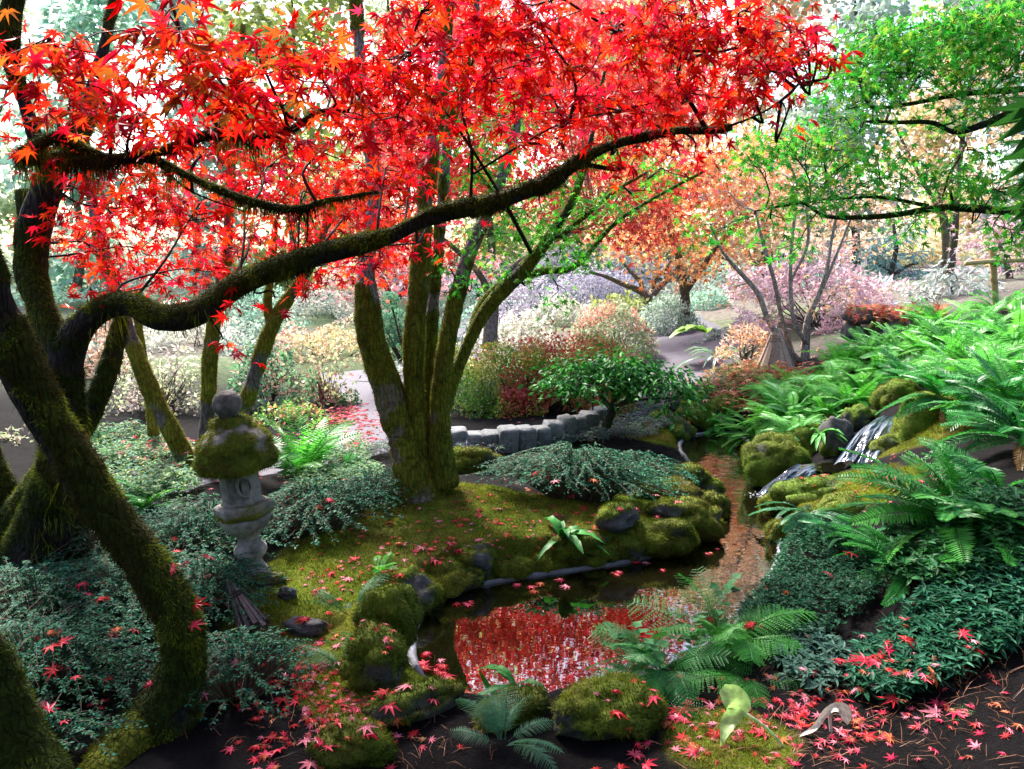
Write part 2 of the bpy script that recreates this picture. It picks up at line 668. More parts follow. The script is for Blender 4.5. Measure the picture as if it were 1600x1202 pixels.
gx = axis(-70, -3.2, 3.6, 70, 0.03)
gy = axis(-12, 1.3, 8.0, 110, 0.03)
XX, YY = np.meshgrid(gx, gy)
GQ = np.column_stack([XX.ravel(), YY.ravel()])
GSD = sdist(GQ)
GZ = height(GQ, GSD)
GV = np.column_stack([GQ, GZ])
FAST.update(x=gx, y=gy, z=GZ.reshape(len(gy), len(gx)))
nx, ny = len(gx), len(gy)
ii = (np.arange(ny - 1)[:, None] * nx + np.arange(nx - 1)[None]).ravel()
GT = np.concatenate([np.stack([ii, ii + 1, ii + nx + 1], -1), np.stack([ii, ii + nx + 1, ii + nx], -1)])

moss_spots = [(560, 900, .45), (650, 860, .7), (760, 830, .75), (850, 830, .7), (950, 820, .5), (1030, 790, .5), (1090, 790, .4), (620, 950, .4), (560, 990, .35), (700, 900, .4), (500, 900, .35),
              (580, 1060, .28), (1300, 770, .4), (1250, 800, .3), (1360, 770, .3), (1140, 1160, .22), (700, 790, .5), (1060, 700, .5), (1450, 660, .4), 
              (440, 960, .25)]


def moss_mask(q):
    m = np.zeros(len(q))
    for a, b, r in moss_spots:
        c = G(a, b)
        m = np.maximum(m, 1 - sstep(r * 0.55, r * 1.15, np.linalg.norm(q - c[:2], axis=1)))
    p3 = np.column_stack([q, np.zeros(len(q))])
    return sstep(0.3, 0.62, m * 0.75 + 0.5 * (fbm(p3 * 5 + 3, 3) - 0.25))


GM = moss_mask(GQ)
g3 = np.column_stack([GQ, np.zeros(len(GQ))])
soil = np.array([.008, .0065, .007]) * (0.6 + 0.9 * fbm(g3 * 9, 3))[:, None]
mossc = np.array([.13, .17, .018]) * (0.6 + 0.8 * fbm(g3 * 4 + 9, 3))[:, None]
brown = sstep(.48, .62, fbm(g3 * 3 + 21, 3))[:, None]
mossc = mossc * (1 - brown * .6) + np.array([.10, .075, .018]) * brown * .6
gc = soil * (1 - GM[:, None]) + mossc * GM[:, None]
farm = sstep(7.5, 11, GQ[:, 1])[:, None]
fmix = sstep(.42, .58, fbm(g3 * .5 + 2, 3))[:, None]
farc = (np.array([.12, .16, .08]) * fmix + np.array([.16, .14, .12]) * (1 - fmix)) * (0.6 + 0.8 * fbm(g3 * 0.9 + 9, 3))[:, None]
gc = gc * (1 - farm) + farc * farm
bed = sstep(-.02, .02, GSD)[:, None]
gc = gc * (1 - bed) + np.array([.03, .024, .012]) * bed
props(mk('ground', GV, GT, M_GROUND, None, gc), kind='structure')

# moss carpet standing on the bank
tri_c = GV[GT].mean(1)
sel = (tri_c[:, 1] < 7.5) & (tri_c[:, 1] > 1.5) & (np.abs(tri_c[:, 0]) < 3.2) & (GM[GT].mean(1) > .15) & (GSD[GT].max(1) < -0.01)
MOSSP = ((.085, .13, .012), (.145, .20, .016), (.25, .27, .022), (.18, .15, .025))
fz = fuzz(GV, GT[sel], 34000, .011, .0034, -0.1, palette=MOSSP, freq=5)
fz2 = fuzz(GV, GT[sel], 9000, .020, .004, -0.1, thr=.52, palette=MOSSP, freq=7, seed=4)
fz = join([fz, fz2])
root_ = fz[0][::3]
keep = rng.random(len(root_)) < sstep(.25, .8, moss_mask(root_[:, :2]))
kv = np.repeat(keep, 3)
fz = (fz[0][kv], np.arange(int(kv.sum())).reshape(-1, 3), fz[2][kv])
props(mk('moss_carpet', fz[0], fz[1], M_MOSS, None, fz[2]), kind='stuff')


def ribbon(name, pxpts, width, mat, colr, lift=0.012, step=0.08, kind='structure', cross=9):
    c = np.array([G(a, b)[:2] for a, b in pxpts])
    n = int(np.linalg.norm(np.diff(c, axis=0), axis=1).sum() / step) + 2
    q = catmull(np.column_stack([c, np.array(width)]), n)
    t = nrm(np.gradient(q[:, :2], axis=0))
    s = np.column_stack([t[:, 1], -t[:, 0]])
    u = np.linspace(-.5, .5, cross)
    wob = np.ones(n)
    xy = q[:, None, :2] + s[:, None] * (u[None, :, None] * (q[:, 2] * wob)[:, None, None])
    xy = xy.reshape(-1, 2)
    z = height(xy) + lift - 0.03 * (np.abs(np.tile(u, n)) > 0.49)
    i = (np.arange(n - 1)[:, None] * cross + np.arange(cross - 1)[None]).ravel()
    T = np.concatenate([np.stack([i, i + 1, i + cross + 1], -1), np.stack([i, i + cross + 1, i + cross], -1)])
    return props(mk(name, np.column_stack([xy, z]), T, mat, None, np.tile(colr, (len(xy), 1))), kind=kind)


PATHC = np.array([.078, .070, .098])
ribbon('path', [(-120, 860), (90, 815), (260, 745), (400, 720), (560, 690), (625, 650), (600, 610), (560, 580)], [.8, .9, .9, .95, 1.0, 1.1, 1.1, 1.2], M_PATH, PATHC)
ribbon('path', [(975, 648), (1010, 628), (1045, 600), (1075, 570), (1070, 535), (1010, 500)], [.5, .6, .9, 1.3, 1.5, 1.6], M_PATH, PATHC, lift=0.016)
ribbon('path', [(820, 478), (760, 500), (735, 530), (690, 560), (600, 600)], [2, 1.5, 1.2, 1.0, .9], M_PATH, PATHC, lift=0.018)

# pond water: one sheet, reaching a little under the rim
pc_ = pond.mean(0)
pin = np.concatenate([pond + nrm(pond - pc_) * 0.03])
rings = [pin * k + pc_ * (1 - k) for k in (1, .8, .6, .4, .2)]
WV = np.concatenate(rings + [[pc_]])
# grid sheet clipped by distance works for any outline
ws = .05
wx = np.arange(pond[:, 0].min() - .1, pond[:, 0].max() + .1, ws)
wy = np.arange(pond[:, 1].min() - .1, pond[:, 1].max() + .1, ws)
Wx, Wy = np.meshgrid(wx, wy)
WQ = np.column_stack([Wx.ravel(), Wy.ravel()])
wsd = sdist(WQ)
wi = (np.arange(len(wy) - 1)[:, None] * len(wx) + np.arange(len(wx) - 1)[None]).ravel()
WT = np.concatenate([np.stack([wi, wi + 1, wi + len(wx) + 1], -1), np.stack([wi, wi + len(wx) + 1, wi + len(wx)], -1)])
WT = WT[(wsd[WT] > -0.05).any(1)]
inlet = Zp(1205, 765, 0)[:2]
ruf = 0.012 + 0.55 * np.exp(-np.linalg.norm(WQ - inlet, axis=1) / 0.9)
props(mk('pond_water', np.column_stack([WQ, np.zeros(len(WQ))]), WT, M_POND, None, np.column_stack([ruf, ruf, ruf])), kind='structure')

# concrete lip of the pond
m_ = len(pond)
tn = nrm(np.roll(pond, -1, 0) - np.roll(pond, 1, 0))
nin = np.column_stack([-tn[:, 1], tn[:, 0]])
if sdist(pond[:1] + nin[:1] * .05)[0] < 0:
    nin = -nin
prof = [(.022, -.12), (.013, -.02), (.007, .004), (-.003, .015), (-.014, .017), (-.026, .006), (-.034, -.06)]
RV = np.concatenate([np.column_stack([pond + nin * a, np.full(m_, b)]) for a, b in prof])
RV[:, 2] += (fbm(RV * 9, 3) - .5) * .016
RV[:, :2] += (np.column_stack([fbm(RV * 14, 2), fbm(RV * 14 + 8, 2)]) - .5) * .02
i = np.arange(m_)
i2 = (i + 1) % m_
RT = np.concatenate([np.concatenate([np.stack([k * m_ + i, k * m_ + i2, (k + 1) * m_ + i2], -1), np.stack([k * m_ + i, (k + 1) * m_ + i2, (k + 1) * m_ + i], -1)]) for k in range(len(prof) - 1)])
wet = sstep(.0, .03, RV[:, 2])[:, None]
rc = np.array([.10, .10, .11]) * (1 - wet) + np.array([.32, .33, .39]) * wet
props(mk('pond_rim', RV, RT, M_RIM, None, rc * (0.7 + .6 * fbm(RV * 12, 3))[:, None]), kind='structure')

# ------------------------------------------------------------------ leaf templates (unit length, tip at +Y)
def star(lobes, notch, droop=0.18, petiole=0.6, mid=None):
    v = [(0, 0, 0)]
    L = lobes
    for k, (a, r) in enumerate(L):
        v.append((math.sin(a) * r, math.cos(a) * r, -droop * r * r))
        if k < len(L) - 1:
            am = (a + L[k + 1][0]) / 2
            nr = notch * min(r, L[k + 1][1]) / 1.0
            v.append((math.sin(am) * nr, math.cos(am) * nr, 0.03))
    n = len(v)
    t = [(0, k + 1, k) for k in range(1, n - 1)]
    if petiole:
        v += [(-.012, 0, 0), (.012, 0, 0), (.0, -petiole, -.12)]
        t.append((n, n + 2, n + 1))
    v = np.array(v, float)
    v[:, 1] += 0.0
    return v, np.array(t)


lob7 = [(R(a), r) for a, r in ((-128, .42), (-84, .72), (-41, .92), (0, 1.0), (41, .92), (84, .72), (128, .42))]
lob5 = [(R(a), r) for a, r in ((-105, .55), (-50, .88), (0, 1.0), (50, .88), (105, .55))]


def maple7(seed, droop):
    """a seven lobed leaf with bellied lobes: tip, two shoulders and a notch each"""
    g = random.Random(seed)
    v = [(0, 0, 0)]
    L = [(a + g.uniform(-.07, .07), r * g.uniform(.9, 1.08)) for a, r in lob7]
    per = []
    for k, (a, r) in enumerate(L):
        w = .16
        per.append((a - w, r * .56, .02))
        per.append((a, r, -droop * r * r + g.uniform(-.08, .05)))
        per.append((a + w, r * .56, .02))
        if k < 6:
            am = (a + L[k + 1][0]) / 2
            per.append((am, .27 * (r + L[k + 1][1]) / 1.6, .04))
    v += [(math.sin(a) * r, math.cos(a) * r, z) for a, r, z in per]
    n = len(v)
    t = [(0, k + 1, k) for k in range(1, n - 1)]
    v += [(-.014, 0, 0), (.014, 0, 0), (g.uniform(-.1, .1), -.7, -.1)]
    t.append((n, n + 2, n + 1))
    return np.array(v, float), np.array(t)


MAPLE = [maple7(k, d) for k, d in enumerate((.12, .25, .4, .05))]
STAR7 = star(lob7, .36)
STAR5 = star(lob5, .36, .15, 0)
OVAL = (np.array([[0, 0, 0], [-.24, .42, .05], [.24, .42, .05], [0, 1, -.06], [0, .45, -.02]]), np.array([[0, 4, 1], [0, 2, 4], [4, 3, 1], [4, 2, 3]]))
DIAM = (np.array([[0, 0, 0], [-.28, .45, .05], [.28, .45, .05], [0, 1, -.05]]), np.array([[0, 2, 1], [1, 2, 3]]))
LANCE = (np.array([[0, 0, 0], [-.13, .35, .03], [.13, .35, .03], [-.09, .7, .0], [.09, .7, .0], [0, 1, -.1], [0, .5, -.03]]), np.array([[0, 6, 1], [0, 2, 6], [1, 6, 3], [2, 4, 6], [6, 5, 3], [6, 4, 5]]))

# ------------------------------------------------------------------ trees
BARK_D = (.028, .024, .023)
BARK_G = (.25, .22, .21)
MOSS_D = ((.018, .028, .004), (.040, .056, .006), (.15, .18, .014), (.05, .04, .008))
MOSS_R = ((.045, .07, .006), (.10, .135, .010), (.19, .21, .018), (.12, .10, .015))
MOSS_B = ((.05, .09, .008), (.095, .155, .012), (.17, .225, .02), (.12, .11, .016))
MOSS_Y = ((.06, .08, .008), (.13, .15, .013), (.23, .23, .02), (.12, .08, .016))
SKEL = {}


def px3(pts):
    q = np.array([P(a, b, Y) for a, b, Y, w in pts])
    r = np.array([S(p[3], c) / 2 for p, c in zip(pts, q)])
    return q, r


def limb(root, name, q, r, bark=BARK_D, moss=MOSS_D, thr=.42, seed=0., fz_d=0, fz_l=.016, up=.12, sides=18, step=.025, bump=.16, hang=0, tw=.003, mfreq=6.0, climb=0.0):
    if fz_d:
        r = r - np.minimum(.02, .26 * r)
    V, T = tube(q, r, step, sides, bump, 7)
    # local surface direction for the mossy side
    nz = np.zeros(len(V))
    fn = np.cross(V[T[:, 1]] - V[T[:, 0]], V[T[:, 2]] - V[T[:, 0]])
    acc = np.zeros((len(V), 3))
    for k in range(3):
        np.add.at(acc, T[:, k], fn)
    nn = nrm(acc)
    m = fbm(V * mfreq + seed, 3) + up * nn[:, 2]
    if climb:
        m = m + climb * (1 - sstep(q[0, 2] + .35, q[0, 2] + 1.5, V[:, 2]))
    mk_ = sstep(thr - .05, thr + .05, m)[:, None]
    V = V + nn * (mk_ * np.minimum(.012, r.mean() * .18)) * (0.5 + vnoise(V * 45)[:, None])
    c = np.array(bark) * (0.6 + .8 * fbm(V * np.array([14, 14, 5]), 3))[:, None]
    mc = np.array(moss)[1] * (0.5 + fbm(V * 16 + 3, 3))[:, None]
    c = c * (1 - mk_) + mc * mk_
    o = mk(name, V, T, M_BARK, root, c)
    SKEL.setdefault(root.name, []).append((catmull(np.column_stack([q, r]), max(4, int(len(V) / sides)))))
    parts = []
    if fz_d:
        f = fuzz(V, T, fz_d, fz_l, tw, .5, thr - .02, mfreq, seed, moss, up, lay=.25)
        if f:
            parts.append(f)
    if hang:
        f = fuzz(V, T, hang, .05, .0034, 2.0, .50, 7.0, seed + 5, moss, -.10, lenmod=8)
        if f:
            parts.append(f)
    return o, parts


def moss_part(root, parts, name='moss'):
    parts = [p for p in parts if p]
    if parts:
        v, t, c = join(parts)
        mk(name, v, t, M_MOSS, root, c, kind='stuff')


def pxblob(px, py, Y, rx, ry, size, cov=1.5, rd=None, fill=.7, big=1.0):
    c = P(px, py, Y)
    k = depth(c) / F
    n = int(cov * math.pi * rx * ry / (fill * (size / k) ** 2))
    return (c, np.array([rx * k, rd if rd is not None else max(.12, .5 * (rx + ry) * k * .7), ry * k]), max(n, 3))


def sprays(blobs, size, spr=.12, flat=.35, tilt=.55, hangd=-.45, szj=.22):
    """leaf positions in flat sprays filling the blobs"""
    Ps, Ds, Ns, Cc, Bi = [], [], [], [], []
    for bi, (c, rad, n) in enumerate(blobs):
        ns = max(2, n // 9)
        u = nrm(rng.normal(0, 1, (ns, 3))) * (rng.random((ns, 1)) ** (1 / 2.2))
        sc = c + u * rad
        k = rng.integers(0, ns, n)
        a = rng.random(n) * 2 * math.pi
        rr = np.sqrt(rng.random(n)) * spr * (0.7 + .6 * rng.random(n))
        off = np.column_stack([np.cos(a) * rr, np.sin(a) * rr, rng.normal(0, spr * flat, n) - rr * .25])
        Ps.append(sc[k] + off)
        Ds.append(np.column_stack([np.cos(a), np.sin(a), np.full(n, hangd)]) + rng.normal(0, .35, (n, 3)))
        Ns.append(np.array([0, 0, .75]) + rng.normal(0, tilt, (n, 3)))
        Cc.append(sc)
        Bi.append(np.full(n, bi))
    p = np.concatenate(Ps)
    return p, frames(np.concatenate(Ds), np.concatenate(Ns)), size * (1 + rng.normal(0, szj, len(p))).clip(.45, 1.6), Cc, np.concatenate(Bi)


def twigs(root, blobs, centres, name='twigs', r0=.007, r1=.0022, every=1.0, colr=(.022, .016, .014)):
    sk_ = np.concatenate(SKEL[root.name])
    parts = []
    for (c, rad, n), sc in zip(blobs, centres):
        d = np.linalg.norm(sk_[:, :3] - c, axis=1) + np.maximum(0, c[2] - sk_[:, 2] + .3) * -.15
        s = sk_[int(np.argmin(d)), :3]
        mid = (s + c) / 2 + rng.normal(0, .06, 3) * np.linalg.norm(c - s) + np.array([0, 0, .05])
        main = catmull(np.array([s, s * .7 + c * .3 + rng.normal(0, .04, 3), mid * .4 + c * .6, c]), 14)
        parts.append(tube(main[::2], np.linspace(r0, r0 * .45, len(main[::2])), .05, 5, cap=False))
        for q in sc:
            if rng.random() > every:
                continue
            dd = np.linalg.norm(main - q, axis=1)
            j = int(np.argmin(dd))
            a = main[max(0, j - 2)]
            b = (a + q) / 2 + rng.normal(0, .10, 3) * np.linalg.norm(q - a)
            parts.append(ribs([a, b, q], [r0 * .45, r1 * 1.2, r1 * .7]))
    v, t = join(parts)
    mk(name, v, t, M_TWIG, root, np.tile(colr, (len(v), 1)), kind='stuff')


def leaves(root, pos, rot, sc, palette, tmpl, mat, nparts=0, jit=.22, pidx=None, name='leaf', stuff='foliage', far_tmpl=None):
    n = len(pos)
    pidx = rng.integers(0, len(palette), n) if pidx is None else pidx
    keep = np.ones(n, bool)
    if nparts:
        x, y, d = proj(pos)
        big = sc / np.maximum(d, .1) * ((x > -20) & (x < 1620) & (y > -20) & (y < 1220) & (d > .3))
        # leaves must not be crowded behind others only: take the largest
        idx = np.argsort(-big)[:nparts]
        var = {}
        for i in idx:
            kk = (int(pidx[i]), int(rng.integers(0, len(tmpl))), int(rng.integers(0, 2)))
            if kk not in var:
                tv, tt = tmpl[kk[1]]
                cc = np.clip(np.array(palette[kk[0]]) * (1 + rng.normal(0, jit)), .002, .9)
                var[kk] = mesh(name, tv, tt, mat, np.tile(cc, (len(tv), 1)), smooth=False)
            inst(name, var[kk], pos[i], rot[i], sc[i], root)
        keep[idx] = False
    parts = []
    ti = rng.integers(0, len(tmpl), n)
    for k, (tv, tt) in enumerate(tmpl):
        m = keep & (ti == k)
        if m.any():
            parts.append(scatter(tv, tt, pos[m], rot[m], sc[m], pal(palette, int(m.sum()), jit, pidx[m])))
    if parts:
        v, t, c = join(parts)
        mk(stuff, v, t, mat, root, c, smooth=False, kind='stuff')
# ------------------------------------------------------------------ the red maple with the long limb
REDP = ((.66, .014, .008), (.60, .008, .010), (.70, .028, .008), (.52, .007, .028), (.66, .08, .008), (.34, .008, .016), (.52, .03, .08))
RED_ORANGE = ((.62, .03, .012), (.56, .075, .010), (.36, .13, .014), (.65, .05, .012), (.55, .012, .03))

t = thing('red_maple', 'red maple with a long mossy limb arching over the lantern and pond', 'tree', G(75, 905))
ps = []
YB = 3.45
fork = (104, 560, YB, 66)
q, r = px3([(62, 915, 3.55, 130), (66, 850, 3.55, 105), (90, 760, 3.5, 80), (100, 680, YB, 68), (97, 610, YB, 66), fork, (128, 512, YB - .03, 52), (165, 483, YB - .05, 48), (205, 478, YB - .08, 46), (250, 498, YB - .1, 50),
            (310, 490, YB - .12, 52), (375, 446, YB - .15, 44), (465, 410, YB - .2, 40), (560, 384, YB - .25, 40), (612, 369, YB - .27, 32), (655, 349, YB - .28, 26), (695, 334, YB - .3, 32), (780, 314, YB - .32, 33),
            (855, 286, YB - .33, 29), (905, 254, YB - .35, 24), (960, 228, YB - .33, 15), (1050, 207, YB - .32, 12), (1105, 206, YB - .32, 11), (1140, 200, YB - .3, 6)])
o, p = limb(t, 'trunk', q, r, thr=.45, fz_d=30000, fz_l=.022, hang=2500, tw=.0032, up=.16)
ps += p
q, r = px3([(104, 565, YB, 60), (70, 490, YB + .05, 46), (48, 420, YB + .1, 58), (58, 340, YB + .1, 60), (85, 270, YB + .1, 52), (110, 225, YB + .1, 40), (135, 180, YB + .15, 34), (150, 120, YB + .2, 26), (170, 40, YB + .3, 18), (190, -60, YB + .4, 12)])
o, p = limb(t, 'limb', q, r, thr=.42, fz_d=14000, seed=2)
ps += p
q, r = px3([(80, 290, YB + .1, 36), (55, 215, YB, 30), (38, 160, YB, 26), (18, 90, YB - .05, 34), (14, 40, YB - .1, 40), (30, -40, YB - .1, 30)])
o, p = limb(t, 'limb', q, r, thr=.40, fz_d=14000, seed=3)
ps += p
# the mossy branches across the red leaves
q, r = px3([(30, 245, 2.9, 26), (60, 225, 2.9, 22), (100, 212, 2.95, 20), (130, 232, 2.95, 18), (180, 247, 2.95, 17), (250, 237, 2.95, 17), (300, 218, 2.95, 18), (350, 207, 2.95, 20), (410, 215, 2.95, 17), (455, 202, 2.95, 14), (490, 180, 2.95, 12), (512, 172, 2.95, 6)])
o, p = limb(t, 'limb', q, r, thr=.33, fz_d=30000, fz_l=.026, seed=4, hang=20000)
ps += p
q, r = px3([(28, 250, 2.95, 28), (90, 248, 2.95, 30), (160, 252, 2.95, 20), (240, 250, 3.0, 16), (290, 274, 3.0, 14), (350, 300, 3.0, 15), (420, 322, 3.0, 15), (470, 326, 3.0, 12), (505, 315, 3.0, 9), (545, 308, 3.0, 6), (590, 300, 3.0, 4)])
o, p = limb(t, 'limb', q, r, thr=.35, fz_d=30000, fz_l=.026, seed=6, hang=20000)
ps += p
# the hooked branch at the limb's end and the thin bare branches over it
for pts in ([(1105, 206, 3.14, 11), (1085, 170, 3.14, 9), (1060, 130, 3.14, 9), (1062, 90, 3.14, 8), (1050, 60, 3.14, 6), (1000, 50, 3.14, 5), (940, 20, 3.1, 3)],
            [(905, 256, 3.1, 10), (960, 265, 3.1, 9), (975, 262, 3.1, 5)],
            [(735, 320, 3.13, 8), (737, 240, 3.13, 6), (722, 170, 3.13, 5), (733, 110, 3.13, 4), (760, 60, 3.1, 3)],
            [(830, 395, 3.3, 8), (790, 320, 3.15, 7), (735, 230, 3.13, 6), (690, 170, 3.1, 4), (640, 140, 3.05, 3)],
            [(740, 272, 3.13, 5), (800, 235, 3.13, 5), (880, 192, 3.1, 4), (960, 175, 3.1, 3)],
            [(1105, 206, 3.14, 7), (1160, 190, 3.13, 5), (1210, 165, 3.12, 4), (1250, 130, 3.1, 3)],
            [(350, 210, 2.95, 9), (315, 160, 2.93, 7), (290, 100, 2.9, 5), (285, 60, 2.85, 3)],
            [(173, 245, 2.95, 8), (168, 180, 2.93, 7), (140, 120, 2.9, 5), (80, 100, 2.85, 3)],
            [(245, 255, 3.0, 5), (300, 300, 3.05, 4), (380, 330, 3.1, 3)],
            [(480, 325, 3.0, 5), (480, 370, 3.05, 3), (470, 390, 3.1, 2)]):
    q, r = px3(pts)
    o, p = limb(t, 'branch', q, r, bark=(.03, .02, .018), thr=.55, sides=8, bump=.1, fz_d=9000, fz_l=.012, seed=9)
    ps += p
moss_part(t, ps)

SZ = .044
near_b = [(70, 60, 2.55, 105, 65, .9), (230, 55, 2.3, 140, 50, 1.0), (330, 120, 2.5, 140, 55, 1.1), (95, 130, 2.6, 110, 45, 1.0), (205, 190, 2.85, 140, 45, 1.3), (385, 75, 2.5, 80, 50, 1.2), (425, 165, 2.8, 85, 50, 1.3)]
mid_b = [(505, 125, 2.95, 75, 60, 1.3), (560, 150, 3.0, 85, 75, 1.4), (640, 75, 2.9, 95, 65, 1.6), (620, 190, 3.1, 85, 65, 1.5), (735, 60, 2.95, 100, 55, 1.6), (760, 130, 3.05, 105, 45, 1.6), (860, 60, 2.95, 100, 55, 1.6),
         (860, 150, 3.1, 80, 45, 1.4), (975, 60, 3.0, 95, 60, 1.6), (960, 165, 3.1, 85, 45, 1.5), (1075, 65, 3.0, 80, 60, 1.6), (1075, 150, 3.05, 70, 42, 1.3), (1165, 55, 3.05, 65, 50, 1.6), (1225, 95, 3.0, 50, 30, 1.4),
         (1285, 95, 3.0, 38, 22, 1.3), (1170, 145, 3.1, 60, 25, 1.3), (1085, 235, 3.15, 42, 18, 1.2), (965, 245, 3.15, 50, 20, 1.0), (1020, 200, 3.15, 60, 25, 1.2), (1200, 110, 3.05, 60, 35, 1.2), (500, 230, 3.3, 65, 45, 1.4),
         (600, 262, 3.5, 60, 45, 1.3), (430, 262, 3.5, 70, 35, 1.2), (330, 235, 3.3, 90, 40, 1.2), (210, 280, 3.6, 90, 50, 1.3), (310, 320, 3.8, 85, 50, 1.3), (145, 385, 3.6, 55, 45, 1.0), (235, 395, 3.9, 65, 35, 1.1),
         (115, 300, 3.4, 45, 45, 1.0), (400, 350, 4.0, 55, 30, 1.1), (560, 325, 3.9, 45, 35, 1.2), (350, 535, 3.35, 26, 18, .8), (430, 470, 3.3, 25, 18, .8), (610, 370, 3.9, 40, 30, .9), (300, 420, 3.9, 60, 30, .9),
         (140, 450, 3.5, 40, 25, .8), (240, 440, 3.9, 50, 20, .8), (1035, 15, 2.9, 90, 30, 1.6), (660, 10, 2.8, 110, 30, 1.4), (860, 10, 2.85, 100, 30, 1.6), (1180, 20, 2.95, 60, 25, 1.5), (640, 300, 3.6, 55, 35, 1.1), (590, 400, 3.9, 45, 40, .9), (665, 380, 4.0, 30, 35, .6), (520, 410, 3.9, 50, 35, .9), (480, 300, 3.6, 60, 40, 1.1), (380, 290, 3.8, 70, 35, 1.1), (180, 340, 3.7, 70, 40, 1.0), (80, 200, 3.0, 60, 40, 1.0), (440, 400, 4.0, 50, 30, .8), (700, 320, 3.8, 40, 30, .6), (1240, 170, 3.1, 35, 18, .8), (1235, 45, 3.0, 45, 40, 1.2), (1265, 80, 3.0, 40, 25, 1.2), (1310, 95, 3.0, 22, 14, 1.3), (700, 205, 3.2, 60, 25, 1.0), (820, 215, 3.2, 55, 20, .8)]
bl = [pxblob(a, b, Y, rx, ry, SZ, cv * 1.38, .24) for a, b, Y, rx, ry, cv in near_b + mid_b]
# the same crown goes on above the frame, over the pond and the path
for k in range(16):
    c = np.array([rng.uniform(-3.2, 1.0), rng.uniform(.6, 4.4), rng.uniform(2.95, 4.2)])
    if c[2] < 1.65 + c[1] * .33 + .35:
        c[2] = 1.65 + c[1] * .33 + .35
    bl.append((c, np.array([.6, .55, .16]), 190))
pos, rot, sc, cen, bi = sprays(bl, SZ)
sc = np.where(bi < len(near_b), sc * 1.2, sc * 1.0)
pid = rng.integers(0, 4, len(pos))
other = rng.random(len(pos))
pid = np.where(other < .12, 4, np.where(other < .22, 5, np.where(other < .29, 6, pid)))
n_near = len(near_b)
PAL = REDP + RED_ORANGE[1:3]
up_left = (bi < n_near) & (rng.random(len(pos)) < .28)
pid = np.where(up_left, rng.integers(7, 9, len(pos)), pid)
twigs(t, bl[:n_near + len(mid_b)], cen[:n_near + len(mid_b)], every=.8)
leaves(t, pos, rot, sc, PAL, MAPLE, M_RED, 300, pidx=pid)

# ------------------------------------------------------------------ dark leaning trunk in front of it
t = thing('mossy_tree', 'thick mossy trunk leaning out of the small leaved bushes, footed on a flared root', 'tree', G(240, 1165))
ps = []
q, r = px3([(225, 1230, 2.35, 190), (238, 1165, 2.4, 150), (270, 1095, 2.42, 100), (286, 1030, 2.42, 74), (276, 965, 2.42, 72), (247, 910, 2.42, 74), (206, 850, 2.42, 70), (158, 790, 2.42, 72), (110, 715, 2.4, 74), (66, 645, 2.38, 76),
            (30, 578, 2.36, 80), (5, 500, 2.34, 66), (-20, 430, 2.3, 56), (-60, 300, 2.3, 56), (-90, 120, 2.3, 50), (-90, -150, 2.3, 40)])
o, p = limb(t, 'trunk', q, r, thr=.42, climb=.08, fz_d=34000, fz_l=.018, sides=26, step=.02, hang=1500, moss=MOSS_D)
ps += p
q, r = px3([(262, 1105, 2.42, 70), (215, 1150, 2.33, 78), (170, 1200, 2.22, 90), (140, 1260, 2.1, 80)])
o, p = limb(t, 'root', q, r, thr=.34, fz_d=30000, fz_l=.014, sides=20, step=.02, moss=MOSS_Y)
ps += p
moss_part(t, ps)
# a sawn knot on the root
kc = P(236, 1152, 2.345)
V, T = lathe([(.001, -.004), (.013, .0), (.017, .006), (.024, .009), (.032, .0), (.036, -.03)], 18)
rr = frames(np.array([[0, .25, 1.0]]), nrm(np.array([[.25, -1, .45]])))[0]
mk('knot', V @ np.stack([rr[:, 0], rr[:, 1], rr[:, 2]], 0) + kc, T, M_BARK, t, np.tile((.07, .06, .05), (len(V), 1)))
bl = []
for k in range(30):
    bl.append((np.array([rng.uniform(-3.6, .3), rng.uniform(-2, 2.4), rng.uniform(3.1, 4.6)]), np.array([.65, .6, .18]), 230))
pos, rot, sc, cen, bi = sprays(bl, SZ)
twigs(t, bl, cen, every=.15)
leaves(t, pos, rot, sc, REDP, [STAR7], M_RED, 0)

# ------------------------------------------------------------------ other dark trunks at the edge of the picture
t = thing('mossy_tree', 'short length of very mossy trunk rising out of the bottom corner', 'tree', P(20, 1230, 1.95))
q, r = px3([(70, 1250, 1.9, 110), (40, 1180, 1.95, 100), (12, 1110, 1.97, 84), (-8, 1040, 2.0, 70), (-50, 960, 2.0, 64), (-120, 860, 2.0, 56), (-200, 500, 2.0, 46)])
o, p = limb(t, 'trunk', q, r, thr=.38, fz_d=34000, fz_l=.018, sides=22, step=.02, moss=MOSS_D)
moss_part(t, p)
t = thing('mossy_tree', 'dark twin trunk crossing low behind the leaning mossy trunk', 'tree', G(20, 900))
ps = []
for sd, pts in ((1, [(10, 925, 3.75, 120), (15, 850, 3.75, 84), (60, 770, 3.7, 66), (110, 690, 3.68, 54), (160, 600, 3.7, 36), (190, 500, 3.8, 24)]), (2, [(35, 920, 3.8, 90), (10, 800, 3.8, 60), (-30, 700, 3.8, 56), (-80, 560, 3.8, 50), (-120, 300, 3.8, 40)]),
               (3, [(70, 910, 3.72, 100), (105, 860, 3.7, 60), (122, 780, 3.75, 44), (120, 700, 3.8, 40), (80, 600, 3.85, 38), (62, 500, 3.9, 36), (40, 300, 4, 30)])):
    q, r = px3(pts)
    o, p = limb(t, 'trunk', q, r, thr=.36, fz_d=16000, fz_l=.016, sides=16, seed=sd)
    ps += p
moss_part(t, ps)

